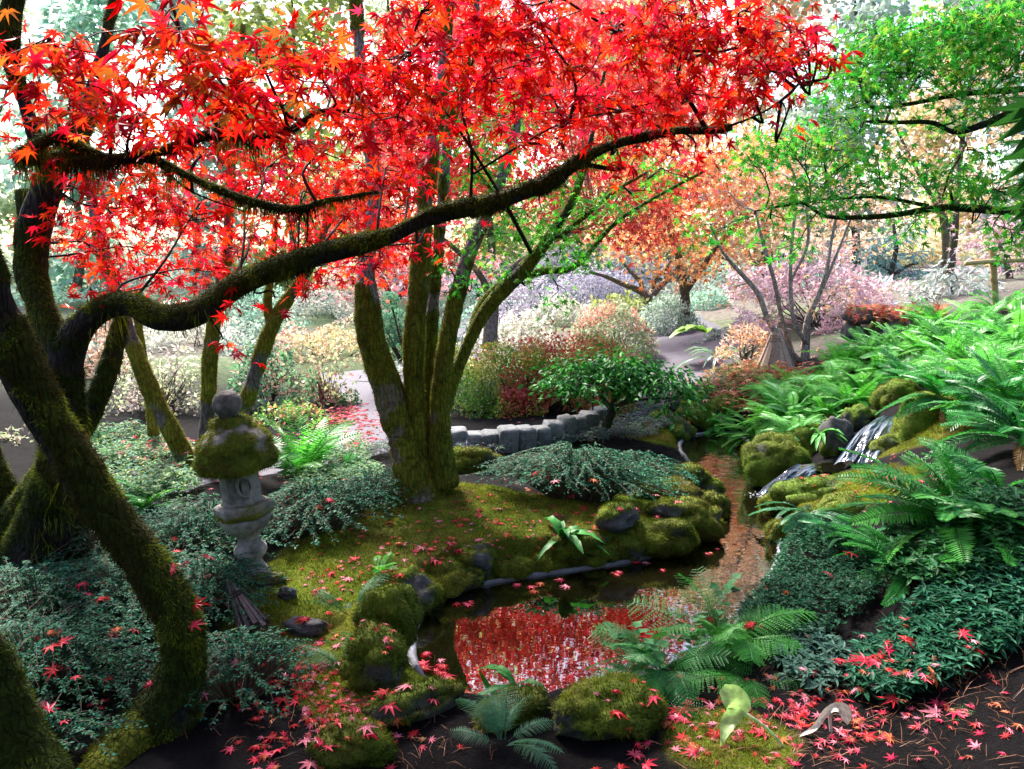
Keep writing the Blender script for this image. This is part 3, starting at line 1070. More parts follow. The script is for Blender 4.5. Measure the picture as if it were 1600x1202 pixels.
# ------------------------------------------------------------------ the many stemmed green maple on the moss bank
GRN = ((.06, .34, .03), (.10, .42, .04), (.04, .26, .025), (.18, .42, .05))
t = thing('green_maple', 'green maple with five mossy stems fanning up from one foot on the moss bank', 'tree', G(660, 765))
ps = []
YC = 4.35
for k, (pts, nm_) in enumerate((
        ([(655, 790, YC, 126), (648, 740, YC, 78), (630, 680, YC, 60), (610, 620, YC, 56), (589, 560, YC, 49), (577, 510, YC, 47), (573, 440, YC, 38), (576, 380, YC + .05, 32), (586, 300, YC + .1, 31), (575, 200, YC + .2, 27), (560, 60, YC + .3, 22), (550, -120, YC + .4, 14)], 'trunk'),
        ([(658, 740, YC, 54), (652, 660, YC, 40), (646, 590, YC, 36), (647, 520, YC, 40), (655, 440, YC + .05, 38), (662, 350, YC + .1, 34), (670, 260, YC + .15, 31), (688, 150, YC + .2, 25), (700, 0, YC + .3, 20), (705, -150, YC + .4, 13)], 'stem'),
        ([(672, 740, YC + .12, 54), (670, 640, YC + .14, 31), (672, 560, YC + .16, 27), (678, 450, YC + .2, 24), (692, 320, YC + .25, 23), (702, 200, YC + .3, 20), (740, 60, YC + .4, 16), (745, -60, YC + .4, 11)], 'stem'),
        ([(692, 758, YC - .02, 58), (688, 700, YC - .02, 45), (688, 620, YC, 36), (698, 540, YC, 33), (712, 470, YC + .05, 31), (738, 385, YC + .1, 29), (765, 325, YC + .15, 25), (790, 260, YC + .2, 22), (815, 160, YC + .3, 16), (830, 20, YC + .4, 11)], 'stem'),
        ([(690, 650, YC + .05, 31), (708, 595, YC + .08, 24), (735, 530, YC + .1, 23), (765, 478, YC + .1, 27), (812, 428, YC + .1, 29), (848, 385, YC + .1, 23), (886, 330, YC + .12, 18), (908, 275, YC + .15, 14), (930, 190, YC + .2, 9), (945, 110, YC + .2, 6)], 'stem'),
        ([(735, 528, YC + .12, 20), (752, 478, YC + .2, 20), (795, 438, YC + .25, 18), (850, 424, YC + .3, 15), (900, 415, YC + .3, 11), (960, 350, YC + .3, 8), (1040, 300, YC + .3, 6), (1100, 268, YC + .3, 4)], 'branch'),
        ([(848, 385, YC + .1, 12), (900, 350, YC + .1, 9), (960, 300, YC + .1, 6), (1010, 270, YC + .1, 4)], 'branch'),
        ([(830, 395, YC + .1, 9), (800, 340, YC + .05, 7), (770, 300, YC, 6), (740, 260, YC, 4)], 'branch'))):
    q, r = px3(pts)
    o, p = limb(t, nm_, q, r, bark=BARK_G if k < 4 else (.05, .045, .04), moss=MOSS_Y, thr=.52, climb=.24, fz_d=18000 if r.max() > .06 else 6000, fz_l=.015, seed=20 + k * 3, sides=20 if k < 5 else 10, up=.05, bump=.12)
    # moss climbs from the foot: a second coat on the lowest metre
    if k < 4:
        m = q[:, 2] < q[0, 2] + 1.0
        V, T = tube(q[m], (r[m] - np.minimum(.02, .26 * r[m])) * 1.02, .03, 16, .12, 7)
        p.append(fuzz(V, T, 22000, .016, .0032, .4, .40, 5, 20 + k, MOSS_Y))
    ps += p
moss_part(t, ps)
gb = [(760, 250, 4.3, 60, 40, .7), (740, 215, 4.3, 45, 20, .7), (820, 330, 4.3, 40, 40, .8), (760, 370, 4.2, 35, 25, .7), (880, 380, 4.4, 60, 40, .9), (920, 330, 4.4, 60, 35, .8), (980, 300, 4.5, 50, 25, .8), (800, 420, 4.5, 60, 20, .6), (740, 440, 4.5, 40, 25, .5),
      (1040, 270, 4.5, 50, 20, .8), (870, 460, 4.6, 40, 20, .5), (960, 240, 4.5, 60, 25, .7), (860, 280, 4.4, 50, 25, .7), (700, 420, 4.2, 25, 30, .4), (910, 405, 4.5, 40, 20, .7), (790, 180, 4.4, 70, 30, .6)]
bl = [pxblob(a, b, Y, rx, ry, .034, cv * 2.2, .25) for a, b, Y, rx, ry, cv in gb]
for k in range(6):
    bl.append((np.array([rng.uniform(-2.0, 1.4), rng.uniform(4.4, 6.4), rng.uniform(3.7, 5.0)]), np.array([.6, .6, .2]), 260))
pos, rot, sc, cen, bi = sprays(bl, .034, spr=.1)
twigs(t, bl[:len(gb)], cen[:len(gb)], every=.5, r0=.006)
leaves(t, pos, rot, sc, GRN, [STAR7], M_GREEN, 200)

# ------------------------------------------------------------------ yellow-mossed stems behind the lantern
t = thing('mossy_tree', 'slender tree with three yellow-green mossy stems spreading just behind the lantern', 'tree', G(322, 775))
ps = []
Y0 = 5.3
for k, pts in enumerate(([(318, 790, Y0, 52), (302, 745, Y0, 38), (282, 700, Y0, 34), (245, 630, Y0, 32), (215, 560, Y0, 30), (198, 510, Y0, 27), (188, 470, Y0, 24), (168, 420, Y0 + .05, 23), (150, 350, Y0 + .1, 20), (135, 250, Y0 + .2, 16), (120, 100, Y0 + .3, 12)],
                         [(325, 780, Y0 + .05, 40), (318, 720, Y0 + .05, 30), (325, 640, Y0 + .05, 28), (328, 560, Y0 + .05, 27), (338, 480, Y0 + .05, 25), (352, 410, Y0 + .05, 22), (358, 330, Y0 + .1, 18), (365, 200, Y0 + .2, 14), (380, 40, Y0 + .3, 10)],
                         [(330, 785, Y0 + .1, 34), (352, 715, Y0 + .1, 27), (385, 625, Y0 + .1, 28), (405, 565, Y0 + .1, 27), (424, 512, Y0 + .1, 28), (448, 470, Y0 + .1, 24), (470, 440, Y0 + .1, 20), (500, 380, Y0 + .15, 16), (530, 280, Y0 + .2, 12)],
                         [(424, 515, Y0 + .1, 20), (418, 470, Y0 + .12, 15), (425, 420, Y0 + .15, 13), (430, 350, Y0 + .2, 10)],
                         [(212, 480, Y0 + .6, 14), (235, 640, Y0 + .6, 16), (240, 680, Y0 + .6, 20)])):
    q, r = px3(pts)
    o, p = limb(t, 'trunk' if k == 0 else 'stem', q, r, bark=(.17, .15, .15), moss=((.12, .13, .012), (.19, .19, .018), (.23, .20, .03), (.14, .10, .02)), thr=.47, climb=.1, fz_d=12000, fz_l=.014, seed=50 + k, sides=14, tw=.004, up=.1)
    ps += p
moss_part(t, ps)
rb = [(250, 330, 5.0, 90, 60, .9), (180, 420, 5.0, 50, 40, .8), (340, 390, 5.2, 80, 40, .9), (430, 310, 5.2, 70, 50, .9), (480, 380, 5.3, 60, 40, .8), (110, 340, 5, 50, 60, .8), (520, 290, 5.2, 60, 50, .9), (630, 330, 5.4, 60, 60, .9), (600, 420, 5.4, 40, 35, .8)]
bl = [pxblob(a, b, Y, rx, ry, .046, cv * 1.6, .35) for a, b, Y, rx, ry, cv in rb]
for k in range(11):
    bl.append((np.array([rng.uniform(-4.2, -.6), rng.uniform(4.9, 7.0), rng.uniform(3.5, 5)]), np.array([.7, .6, .25]), 260))
pos, rot, sc, cen, bi = sprays(bl, .046)
twigs(t, bl[:len(rb)], cen[:len(rb)], every=.5, r0=.006)
leaves(t, pos, rot, sc, ((.66, .018, .012), (.68, .04, .015), (.6, .015, .04), (.68, .1, .02)), [STAR7], M_RED, 0)

# ------------------------------------------------------------------ green maple reaching in from beyond the frame
GR2 = ((.04, .32, .035), (.07, .41, .045), (.028, .24, .025), (.14, .45, .045), (.28, .42, .05))
t = thing('green_maple', 'small leaved green maple with long dark branches reaching in over the fern slope', 'tree', ground(3.9, 4.6))
bx = ground(3.9, 4.6)
q = np.array([bx - [0, 0, .1], bx + [-.05, 0, .9], bx + [-.1, -.05, 1.8], bx + [.05, 0, 2.9], bx + [.2, 0, 4.2]])
o, p = limb(t, 'trunk', q, np.array([.14, .11, .1, .08, .04]), thr=.5, fz_d=3000)
ps = p
for pts in ([(1790, 335, 4.4, 24), (1690, 330, 4.3, 22), (1600, 331, 4.2, 18), (1540, 328, 4.15, 17), (1470, 325, 4.1, 14), (1400, 336, 4.05, 11), (1340, 340, 4, 9), (1290, 338, 4, 7), (1255, 318, 4, 6), (1225, 322, 4, 4), (1180, 330, 4, 3)],
            [(1450, 322, 4.1, 9), (1400, 312, 4.1, 7), (1360, 308, 4.1, 6), (1300, 312, 4.1, 4), (1260, 308, 4.1, 3)],
            [(1490, 323, 4.1, 6), (1485, 300, 4.1, 5), (1480, 280, 4.1, 4), (1500, 245, 4.05, 3)],
            [(1800, 110, 4.5, 26), (1680, 140, 4.4, 22), (1600, 168, 4.3, 17), (1560, 185, 4.25, 15), (1530, 198, 4.2, 13), (1490, 206, 4.2, 11), (1455, 192, 4.2, 9), (1400, 192, 4.2, 7), (1350, 190, 4.2, 4)],
            [(1640, 135, 4.5, 14), (1560, 143, 4.4, 12), (1500, 148, 4.35, 10), (1420, 163, 4.3, 8), (1365, 168, 4.3, 7), (1350, 150, 4.3, 5), (1340, 120, 4.3, 3)],
            [(1690, -50, 4.6, 18), (1600, 0, 4.5, 12), (1500, 35, 4.4, 8), (1420, 45, 4.4, 5), (1360, 65, 4.4, 4)]):
    q, r = px3(pts)
    o, p = limb(t, 'branch', q, r, bark=(.028, .026, .026), thr=.5, fz_d=4000, fz_l=.01, sides=10, seed=70)
    ps += p
moss_part(t, ps)
gb2 = [(1390, 60, 4.3, 70, 35, 1.2), (1480, 50, 4.3, 80, 45, 1.4), (1560, 40, 4.3, 70, 50, 1.4), (1330, 95, 4.3, 50, 30, 1.1), (1420, 110, 4.2, 60, 35, 1.1), (1300, 135, 4.2, 45, 25, 1.1), (1370, 150, 4.2, 50, 25, .9), (1220, 215, 4.1, 60, 30, 1.0),
       (1290, 240, 4.1, 60, 35, 1.0), (1370, 245, 4.1, 55, 25, .6), (1180, 250, 4.1, 45, 25, .9), (1260, 295, 4.0, 60, 28, 1.2), (1340, 290, 4.0, 50, 25, .9), (1410, 265, 4.1, 50, 22, .7), (1480, 285, 4.0, 50, 22, .7), (1560, 300, 4.0, 60, 35, 1.1),
       (1580, 370, 4.1, 50, 30, .9), (1430, 350, 4.1, 45, 25, .6), (1200, 345, 4.1, 40, 20, .7), (1130, 360, 4.1, 35, 25, .8), (1510, 240, 4.2, 60, 25, .6), (1310, 190, 4.2, 60, 22, .8), (1560, 150, 4.2, 50, 30, .8), (1600, 90, 4.2, 50, 50, 1.2), (1500, 110, 4.3, 60, 30, .9),
       (1480, 180, 4.2, 60, 22, .6), (1250, 385, 4.2, 40, 15, .5), (1370, 95, 4.3, 40, 25, 1.0)]
bl = [pxblob(a, b, Y, rx, ry, .034, cv * 3.5, .3) for a, b, Y, rx, ry, cv in gb2]
for k in range(14):
    bl.append((np.array([rng.uniform(1.0, 4.6), rng.uniform(2.5, 6), rng.uniform(3.3, 4.6)]), np.array([.6, .6, .2]), 300))
pos, rot, sc, cen, bi = sprays(bl, .034, spr=.11, tilt=.8)
twigs(t, bl[:len(gb2)], cen[:len(gb2)], every=.6, r0=.005)
leaves(t, pos, rot, sc, GR2, [STAR7], M_GREEN, 300)

# big fingered leaves hanging in at the edge
t = thing('broad_leaved_shrub', 'dark shrub hanging big fingered leaves in at the edge under the green maple', 'shrub', ground(1.75, 1.9))
FING = star([(R(a), r) for a, r in ((-95, .75), (-68, .9), (-43, .97), (-20, 1.0), (0, 1.02), (20, 1.0), (43, .97), (68, .9), (95, .75))], .62, .3, .4)
b0 = ground(1.75, 1.9)
stem_pts = [b0, b0 + [.02, .02, .6], P(1680, 300, 1.95), P(1660, 150, 2.0), P(1640, 60, 2.0)]
V, T = tube(np.array(stem_pts), [.02, .018, .014, .01, .006], .05, 8)
mk('stem', V, T, M_TWIG, t, np.tile((.04, .045, .02), (len(V), 1)))
fm = mesh('leaf', FING[0], FING[1], M_GLOSSY, np.tile((.03, .11, .025), (len(FING[0]), 1)), smooth=False)
for (a, b, Y, s, dx, dz) in ((1655, 180, 1.95, .145, -1, -.25), (1668, 240, 1.98, .15, -.9, -.6), (1640, 320, 2.05, .10, -.9, -.7), (1700, 220, 2.0, .14, -.6, -.9)):
    c = P(a, b, Y)
    rr = frames(np.array([[dx, -.15, dz]]), np.array([[.1, -.75, .65]]))[0]
    inst('leaf', fm, c, rr, s, t)
    V, T = ribs([c, (c + stem_pts[3]) / 2 + [0, 0, .03], np.array(stem_pts[3])], [.003, .003, .004])
    mk('leaf_stalk', V, T, M_TWIG, t, np.tile((.05, .09, .03), (len(V), 1)))

# unseen dark leaf mass behind the camera, added to shade the near ground
t = thing('added_shade_hedge', 'unseen dark hedge added behind the viewpoint to shade the near bank', 'hedge', ground(0, -3.6))
n = 16000
p = np.column_stack([rng.uniform(-8, 8, n), rng.normal(-3.6, .5, n), rng.uniform(0, 6.5, n)])
v, tt_, cc = scatter(*DIAM, p, frames(rng.normal(0, 1, (n, 3)), rng.normal(0, 1, (n, 3))), np.full(n, .26), pal(((.03, .08, .03), (.05, .1, .04)), n, .2))
mk('foliage', v, tt_, M_FAR, t, cc, smooth=False, kind='stuff')
# ------------------------------------------------------------------ rocks
ROCKC = (.085, .082, .085)


def rock(name, label, cat, px, py, wpx, hpx, ypx=None, moss=.0, seed=0, rough=.35, fz=0, sub=4, group=None, mossp=MOSS_R, Y=None, parent=None, sink=.25, tone=1.0, flz=.014):
    """a stone whose foot stands at pixel (px, py), wpx wide and hpx tall; moss is how much of it is covered"""
    c = G(px, py) if Y is None else P(px, py, Y)
    w, h = S(wpx, c), S(hpx, c)
    dpt = S(ypx, c) if ypx else min(w * .75, max(h * 1.1, w * .4))
    el_ = math.atan2(CAMZ - c[2], c[1])
    h = max(h * .36, (h - dpt * math.sin(el_) * .7) / math.cos(el_))
    V, T = ico(sub)
    V = V.copy()
    u = V * np.array([1, 1, 1])
    n1 = fbm(u * 1.3 + seed * 7.1, 3) - .5
    # facets: flatten against a few random planes
    g = np.random.default_rng(seed + 100)
    for k in range(9):
        d = nrm(g.normal(0, 1, 3))
        lim = g.uniform(.72, .95)
        e = V @ d - lim
        V = V - np.maximum(e, 0)[:, None] * d * .85
    V = V * (1 + rough * n1 * 1.6)[:, None]
    V = V * (1 + .34 * (fbm(u * 3.4 + seed, 3) - .5))[:, None]
    V = V * np.array([w / 2, dpt / 2, h * (1 + sink) / 2]) / .92
    V = V @ rotz(g.uniform(-.5, .5)).T
    V[:, 2] += h / 2 - h * sink / 2
    fn = np.cross(V[T[:, 1]] - V[T[:, 0]], V[T[:, 2]] - V[T[:, 0]])
    acc = np.zeros((len(V), 3))
    for k in range(3):
        np.add.at(acc, T[:, k], fn)
    nn = nrm(acc)
    W = V + c + np.array([0, dpt * .25, 0])
    m = fbm(W * 7 + seed, 3) + .14 * nn[:, 2] + moss - .5
    mk_ = sstep(.42, .54, m)[:, None]
    W = W + nn * mk_ * (.1 + 1.6 * fbm(W * 22, 3)[:, None]) * min(.03, w * .09)
    cc = np.array(ROCKC) * tone * (.55 + .9 * fbm(W * 12 + 3, 3))[:, None]
    mc = np.array(mossp[1]) * (.5 + fbm(W * 12 + 5, 3))[:, None]
    bro = sstep(.5, .62, fbm(W * 6 + 31, 2))[:, None] * .5
    mc = mc * (1 - bro) + np.array(mossp[3]) * bro
    cc = cc * (1 - mk_) + mc * mk_
    if parent is not None:
        o = mk(name, W, T, M_ROCK, parent, cc)
    else:
        o = props(mk(name, W, T, M_ROCK, None, cc, origin=c), label, cat, group)
    if fz and moss > .2:
        f = fuzz(W, T, fz, flz, .0032, .1, .46 - .02 - (moss - .5), 7.0, seed, mossp, .14)
        if f is not None:
            mk('moss', f[0], f[1], M_MOSS, o, f[2], kind='stuff')
    return o


rim = 'mossy stones along the pond edge'
for k, (a, b, w, h, ms, lb) in enumerate((
        (605, 1010, 78, 96, .62, 'upright mossy stone with a bare grey face at the narrow bend of the pond rim'),
        (640, 945, 80, 58, .68, 'rounded mossy stone beside the upright one on the pond rim'),
        (700, 925, 90, 55, .70, 'broad moss cushion stone on the pond rim below the pointed one'),
        (742, 905, 62, 62, .6, 'pointed mossy stone standing above the pond rim, nearest the strap leaved fern'),
        (585, 1070, 90, 90, .66, 'tall moss hummock stone at the corner of the pond by the fallen leaves'),
        (650, 1122, 140, 52, .7, 'long low mossy boulder closing the near end of the pond'),
        (800, 1128, 110, 46, .7, 'mossy boulder with a strap leaf on top, dipping into the near pond edge'),
        (955, 1150, 150, 90, .68, 'big dark mossy boulder under the maidenhair fern at the pond'),
        (555, 1190, 105, 62, .70, 'round moss cushion stone alone on the dark soil path'),
        (900, 868, 110, 34, .72, 'long mossy kerb stone under the strap leaved fern'),
        (1010, 855, 130, 46, .72, 'thick mossy kerb stone above the pale rim'),
        (1080, 832, 84, 52, .70, 'mossy corner stone of the bank where the pond narrows'),
        (965, 825, 60, 40, .42, 'grey stone half sunk in the bank above the mossy kerb'),
        (1040, 812, 56, 36, .45, 'small grey stone with a moss skirt on the bank'),
        (1030, 780, 120, 30, .58, 'flat mossy ledge stone at the end of the moss bank'),
        (1075, 755, 60, 28, .60, 'small mossy ledge stone just above the pond narrows'),
        (800, 902, 66, 36, .7, 'mossy rim stone between the pointed one and the strap leaved fern'),
        (850, 893, 60, 32, .72, 'low mossy rim stone left of the strap leaved fern foot'),
        (940, 880, 64, 34, .7, 'mossy rim stone just past the strap leaved fern'),
        (980, 872, 56, 36, .68, 'mossy rim stone midway to the far corner'),
        (1045, 862, 60, 40, .7, 'mossy rim stone below the small grey bank stone'),
        (1112, 812, 44, 40, .7, 'mossy rim stone facing the channel at the corner'),
        (1110, 782, 46, 34, .62, 'flat topped rim stone on the channel side'),
        (670, 948, 50, 44, .7, 'mossy rim stone tight between the rounded and the broad one'),
        (1216, 812, 46, 40, .68, 'mossy rim stone across the channel below the lower cascade'),
        (1222, 850, 44, 40, .66, 'mossy rim stone across the channel at the edge of the ground cover'),
        (735, 735, 75, 34, .66, 'mossy stone tucked behind the five stemmed maple'))):
    rock('mossy_stone', lb, 'stone', a, b, w, h, None, ms - .07, seed=k + 1, fz=34000, group=rim, rough=.5, flz=.017)
for k, (a, b, w, h, lb) in enumerate(((478, 993, 62, 36, 'jagged bare grey stone on the moss near the bark bundle'), (447, 938, 30, 24, 'small dark stone below the lantern foot'), (420, 915, 44, 22, 'little mossy stone at the lantern foot'))):
    rock('grey_stone', lb, 'stone', a, b, w, h, None, .5 if k == 2 else .12, seed=40 + k, rough=.6, fz=20000)
fallr = 'mossy rocks around the waterfall'
for k, (a, b, w, h, Y, ms, lb) in enumerate((
        (1490, 735, 165, 128, 4.75, .62, 'great mossy boulder walling the waterfall'),
        (1520, 690, 110, 90, 5.0, .62, 'mossy shoulder of rock behind the great boulder'),
        (1215, 738, 95, 58, 5.3, .66, 'bright mossy rock under the drooping ferns by the stream mouth'),
        (1265, 715, 90, 50, 5.5, .64, 'mossy rock wedged between the two falls'),
        (1405, 640, 70, 44, 5.6, .68, 'bright moss capped rock at the head of the waterfall'),
        (1310, 785, 170, 40, 4.45, .62, 'wide flat mossy slab beside the lower cascade'),
        (1262, 790, 90, 30, 4.5, .62, 'mossy slab edge leaning over the lower cascade'),
        (1320, 832, 90, 56, 3.9, .6, 'dark mossy stone under the drooping fern tips'),
        (1500, 760, 130, 70, 4.4, .5, 'dark stone behind the tall arching fern'),
        (1590, 850, 130, 60, 3.8, .2, 'bare brown rock in the dark soil slope'),
        (1090, 665, 56, 50, 7.0, .62, 'mossy stone at the head of the pond'),
        (1045, 690, 70, 44, 6.7, .55, 'pale mossy boulder at the head of the pond'),
        (1075, 640, 60, 40, 7.4, .3, 'grey stone behind the head of the pond'),
        (1010, 665, 90, 40, 7.2, .25, 'flat grey stone by the little camellia tree'),
        (1140, 655, 50, 36, 7.1, .64, 'small mossy stone under the pond side ferns'),
        (1395, 730, 60, 50, 4.75, .5, 'dark wet rock at the near side of the fall foot'),
        (1310, 700, 50, 46, 5.15, .3, 'dark wet rock on the far side of the fall foot'),
        (1345, 668, 46, 34, 5.4, .45, 'dark rock under the fern at the far side of the lip'))):
    rock('mossy_rock', lb, 'rock', a, b, w, h, None, ms, seed=60 + k, fz=22000, group=fallr, mossp=MOSS_B, Y=Y, sink=.5, rough=.45)
o = rock('slate', 'flat loose grey slate lying on the mossy slab', 'stone', 1388, 742, 44, 10, None, .05, seed=90, tone=1.6, sub=3)

# ------------------------------------------------------------------ falling water
def fall(name, top, bot, wt, wb, n=40, m=70, lip=.06, seed=0):
    a, b = np.array(top), np.array(bot)
    s = np.linspace(0, 1, n)[:, None]
    d = b - a
    # over the lip, then down
    line = a + d * np.array([1, 1, 0]) * (s ** .75) + np.array([0, 0, 1]) * d[2] * (s ** 1.6)
    side = nrm(np.cross(d * np.array([1, 1, 0]), np.array([0, 0, 1.0])))
    u = np.linspace(-.5, .5, m)
    w = wt + (wb - wt) * s[:, 0]
    V = line[:, None] + side[None, None] * (u[None, :, None] * w[:, None, None])
    V = V.reshape(-1, 3)
    uu = np.tile(u, n)
    st = fbm(np.column_stack([uu * 6 + seed, np.repeat(s[:, 0], m) * 2.6, np.zeros(len(uu))]), 5)
    V = V + (st - .5)[:, None] * np.array([0, -.07, .07])
    V[:, 2] -= .05 * (np.abs(uu) * 2) ** 3
    i = (np.arange(n - 1)[:, None] * m + np.arange(m - 1)[None]).ravel()
    T = np.concatenate([np.stack([i, i + m, i + m + 1], -1), np.stack([i, i + m + 1, i + 1], -1)])
    edge = (np.abs(uu) * 2)[:, None] ** 3
    k = np.clip(sstep(.50, .80, st)[:, None] + edge * .5 * sstep(.4, .6, st)[:, None], 0, 1) * (.15 + .6 * np.repeat(s, m, axis=0)) * (.5 + .6 * fbm(V * 9, 3)[:, None])
    c = np.array([.02, .032, .05]) * (1 - k) + np.array([.40, .48, .60]) * k
    return props(mk(name, V, T, M_FALL, None, c), kind='structure')


TOP = P(1393, 652, 5.25)
MIDL = P(1335, 718, 4.85)
fall('waterfall', P(1393, 648, 5.2), P(1338, 722, 4.72), .19, .27)
fall('waterfall', P(1262, 728, 4.88), P(1206, 774, 4.6), .22, .24, seed=9)


def sheet(name, c, rx, ry, rot, z, ruffle):
    a = np.arange(28) * 2 * math.pi / 28
    rr = [.25, .5, .75, 1]
    V = [np.array([[0, 0]])] + [np.column_stack([np.cos(a) * rx, np.sin(a) * ry]) * k * (1 + .1 * np.sin(3 * a))[:, None] for k in rr]
    V = np.concatenate(V)
    cs, sn = math.cos(rot), math.sin(rot)
    V = V @ np.array([[cs, sn], [-sn, cs]]) + c[:2]
    V = np.column_stack([V, np.full(len(V), z)])
    j = np.arange(28)
    T = [np.stack([np.zeros(28, int), 1 + j, 1 + (j + 1) % 28], -1)]
    for k in range(3):
        o_ = 1 + 28 * k
        T += [np.stack([o_ + j, o_ + 28 + j, o_ + 28 + (j + 1) % 28], -1), np.stack([o_ + j, o_ + 28 + (j + 1) % 28, o_ + (j + 1) % 28], -1)]
    return props(mk(name, V, np.concatenate(T), M_POND, None, np.full((len(V), 3), ruffle)), kind='structure')


sheet('stream_water', P(1398, 648, 5.32), .13, .2, -.3, P(1398, 653, 5.32)[2], .9)
sheet('stream_water', P(1300, 728, 4.85), .2, .11, .2, P(1300, 730, 4.85)[2], .9)
# foam where the lower cascade enters the pond
fv = []
for k in range(110):
    c = Zp(1197, 775, .002) + np.array([rng.normal(0, .045), rng.normal(0, .06), 0.0])
    V, T = ico(1)
    fv.append((V * np.array([1, 1, .35]) * rng.uniform(.003, .009) + c, T, np.full((len(V), 3), .75)))
v, tt_, c = join(fv)
props(mk('foam', v, tt_, M_FALL, None, c), kind='stuff')

# ------------------------------------------------------------------ stone lantern
LB = G(398, 899)
kL = depth(LB) / F / math.cos(PITCH)
t = thing('stone_lantern', 'weathered stone lantern with a mossy umbrella roof and round finial', 'lantern', LB)
lean = R(-5.5)
LR = np.array([[math.cos(lean), 0, math.sin(lean)], [0, 1, 0], [-math.sin(lean), 0, math.cos(lean)]])
STN = np.array([.27, .26, .24])


def lant(name, prof, seg=32, disp=.05, moss=0., mossc=MOSS_Y, parent=None, fz=0, seed=0, flip=0, tone=1.0, sub=3):
    p = np.array(prof, float)
    q_ = [p[0]]
    for k in range(1, len(p) - 1):
        a_, b_ = p[k] - p[k - 1], p[k + 1] - p[k]
        ca = (a_ @ b_) / (np.linalg.norm(a_) * np.linalg.norm(b_))
        if ca < .9 and name != 'roof':
            q_ += [p[k] - a_ / np.linalg.norm(a_) * min(.9, .3 * np.linalg.norm(a_)), p[k] + b_ / np.linalg.norm(b_) * min(.9, .3 * np.linalg.norm(b_))]
        else:
            q_.append(p[k])
    p = np.array(q_ + [p[-1]])
    n = (len(p) - 1) * sub + 1
    pp = np.column_stack([np.interp(np.linspace(0, len(p) - 1, n), np.arange(len(p)), p[:, k]) for k in (0, 1)])
    V, T = lathe(pp * kL, seg, .2)
    V = V * (1 + disp * (fbm(V * 18 + seed, 3) - .5) * np.array([1, 1, 0])[:, None].T if False else 1)
    V[:, :2] *= (1 + disp * 2 * (fbm(V * 15 + seed, 3) - .5))[:, None]
    W = V @ LR.T + LB
    c = STN * tone * (.5 + fbm(W * 25, 3))[:, None]
    gr = sstep(.5, .6, fbm(W * 13 + 4, 3))[:, None] * .55
    c = c * (1 - gr) + np.array([.06, .06, .05]) * gr
    m = fbm(W * 12 + seed, 3) + moss - .5
    mk_ = sstep(.45, .55, m)[:, None]
    mc = np.array(mossc[1]) * (.4 + 1.1 * fbm(W * 20 + 5, 3))[:, None]
    bro = sstep(.48, .62, fbm(W * 9 + 31, 2))[:, None] * .6
    mc = mc * (1 - bro) + np.array(mossc[3]) * bro
    c = c * (1 - mk_) + mc * mk_
    o = mk(name, W, T, M_STONE, parent or t, c, smooth=seg != 6)
    if fz:
        f = fuzz(W, T, fz, .016, .0032, .6, .5 - (moss - .5), 12.0, seed, mossc)
        if f is not None:
            mk('moss', f[0], f[1], M_MOSS, o, f[2], kind='stuff')
    return o


lant('base', [(.1, -14), (25, -14), (25, 0), (22, 8), (17, 18), (15, 24)], seg=32, seed=1, disp=.03)
lant('pedestal', [(15, 24), (15.5, 27), (22, 34), (25, 41), (24, 47), (18, 53), (16, 60), (17.5, 66), (20, 68)], disp=.02, seed=2)
lant('bowl', [(20, 68), (26, 73), (34, 82), (38, 92), (37, 96), (30, 98), (.1, 98)], disp=.04, seed=3)
lant('platform', [(.1, 97), (40, 98), (44, 102), (44, 114), (40, 118), (.1, 118)], seg=6, disp=.05, moss=.44, fz=16000, seed=4)
lant('light_chamber', [(.1, 117), (32, 117), (32, 122), (29, 124), (29, 182), (32, 184), (32, 190), (.1, 190)], seg=6, disp=.03, moss=.2, seed=5)
rf = lant('roof', [(.1, 168), (40, 184), (50, 170), (55, 173), (58, 184), (56, 200), (52, 214), (43, 226), (35, 233), (30, 238), (28, 246), (24, 250), (.1, 251)], seg=36, disp=.16, moss=.68, fz=30000, seed=6, mossc=MOSS_R)
lant('finial', [(.1, 248), (12, 249), (14, 254), (20, 262), (21.5, 270), (20, 278), (15, 286), (8, 290), (.1, 291)], disp=.05, seed=7, tone=.8)
# oval window with a carved surround in the chamber, its back coloured dark for the shade inside
for ang, dark in ((R(-58), 0),):
    dv = np.array([math.cos(ang), math.sin(ang), 0])
    c0 = np.array([0, 0, 148 * kL]) + dv * 26.6 * kL
    sx = np.array([-dv[1], dv[0], 0])
    a = np.arange(20) * 2 * math.pi / 20
    ringp = lambda s, o: c0 + dv * o * kL + (np.cos(a)[:, None] * sx * s * 8 + np.sin(a)[:, None] * np.array([0, 0, 1]) * s * 13) * kL
    V = np.concatenate([ringp(1.5, -2), ringp(1.35, 2.2), ringp(1.05, 2.4), ringp(.9, -1.5), [c0 - dv * 1.5 * kL]])
    j = np.arange(20)
    j2 = (j + 1) % 20
    T = np.concatenate([np.concatenate([np.stack([k * 20 + j, k * 20 + j2, k * 20 + 20 + j2], -1), np.stack([k * 20 + j, k * 20 + 20 + j2, k * 20 + 20 + j], -1)]) for k in range(3)] + [np.stack([60 + j, 60 + j2, np.full(20, 80)], -1)])
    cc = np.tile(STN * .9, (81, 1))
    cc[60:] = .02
    mk('window', V @ LR.T + LB, T, M_STONE, t, cc)

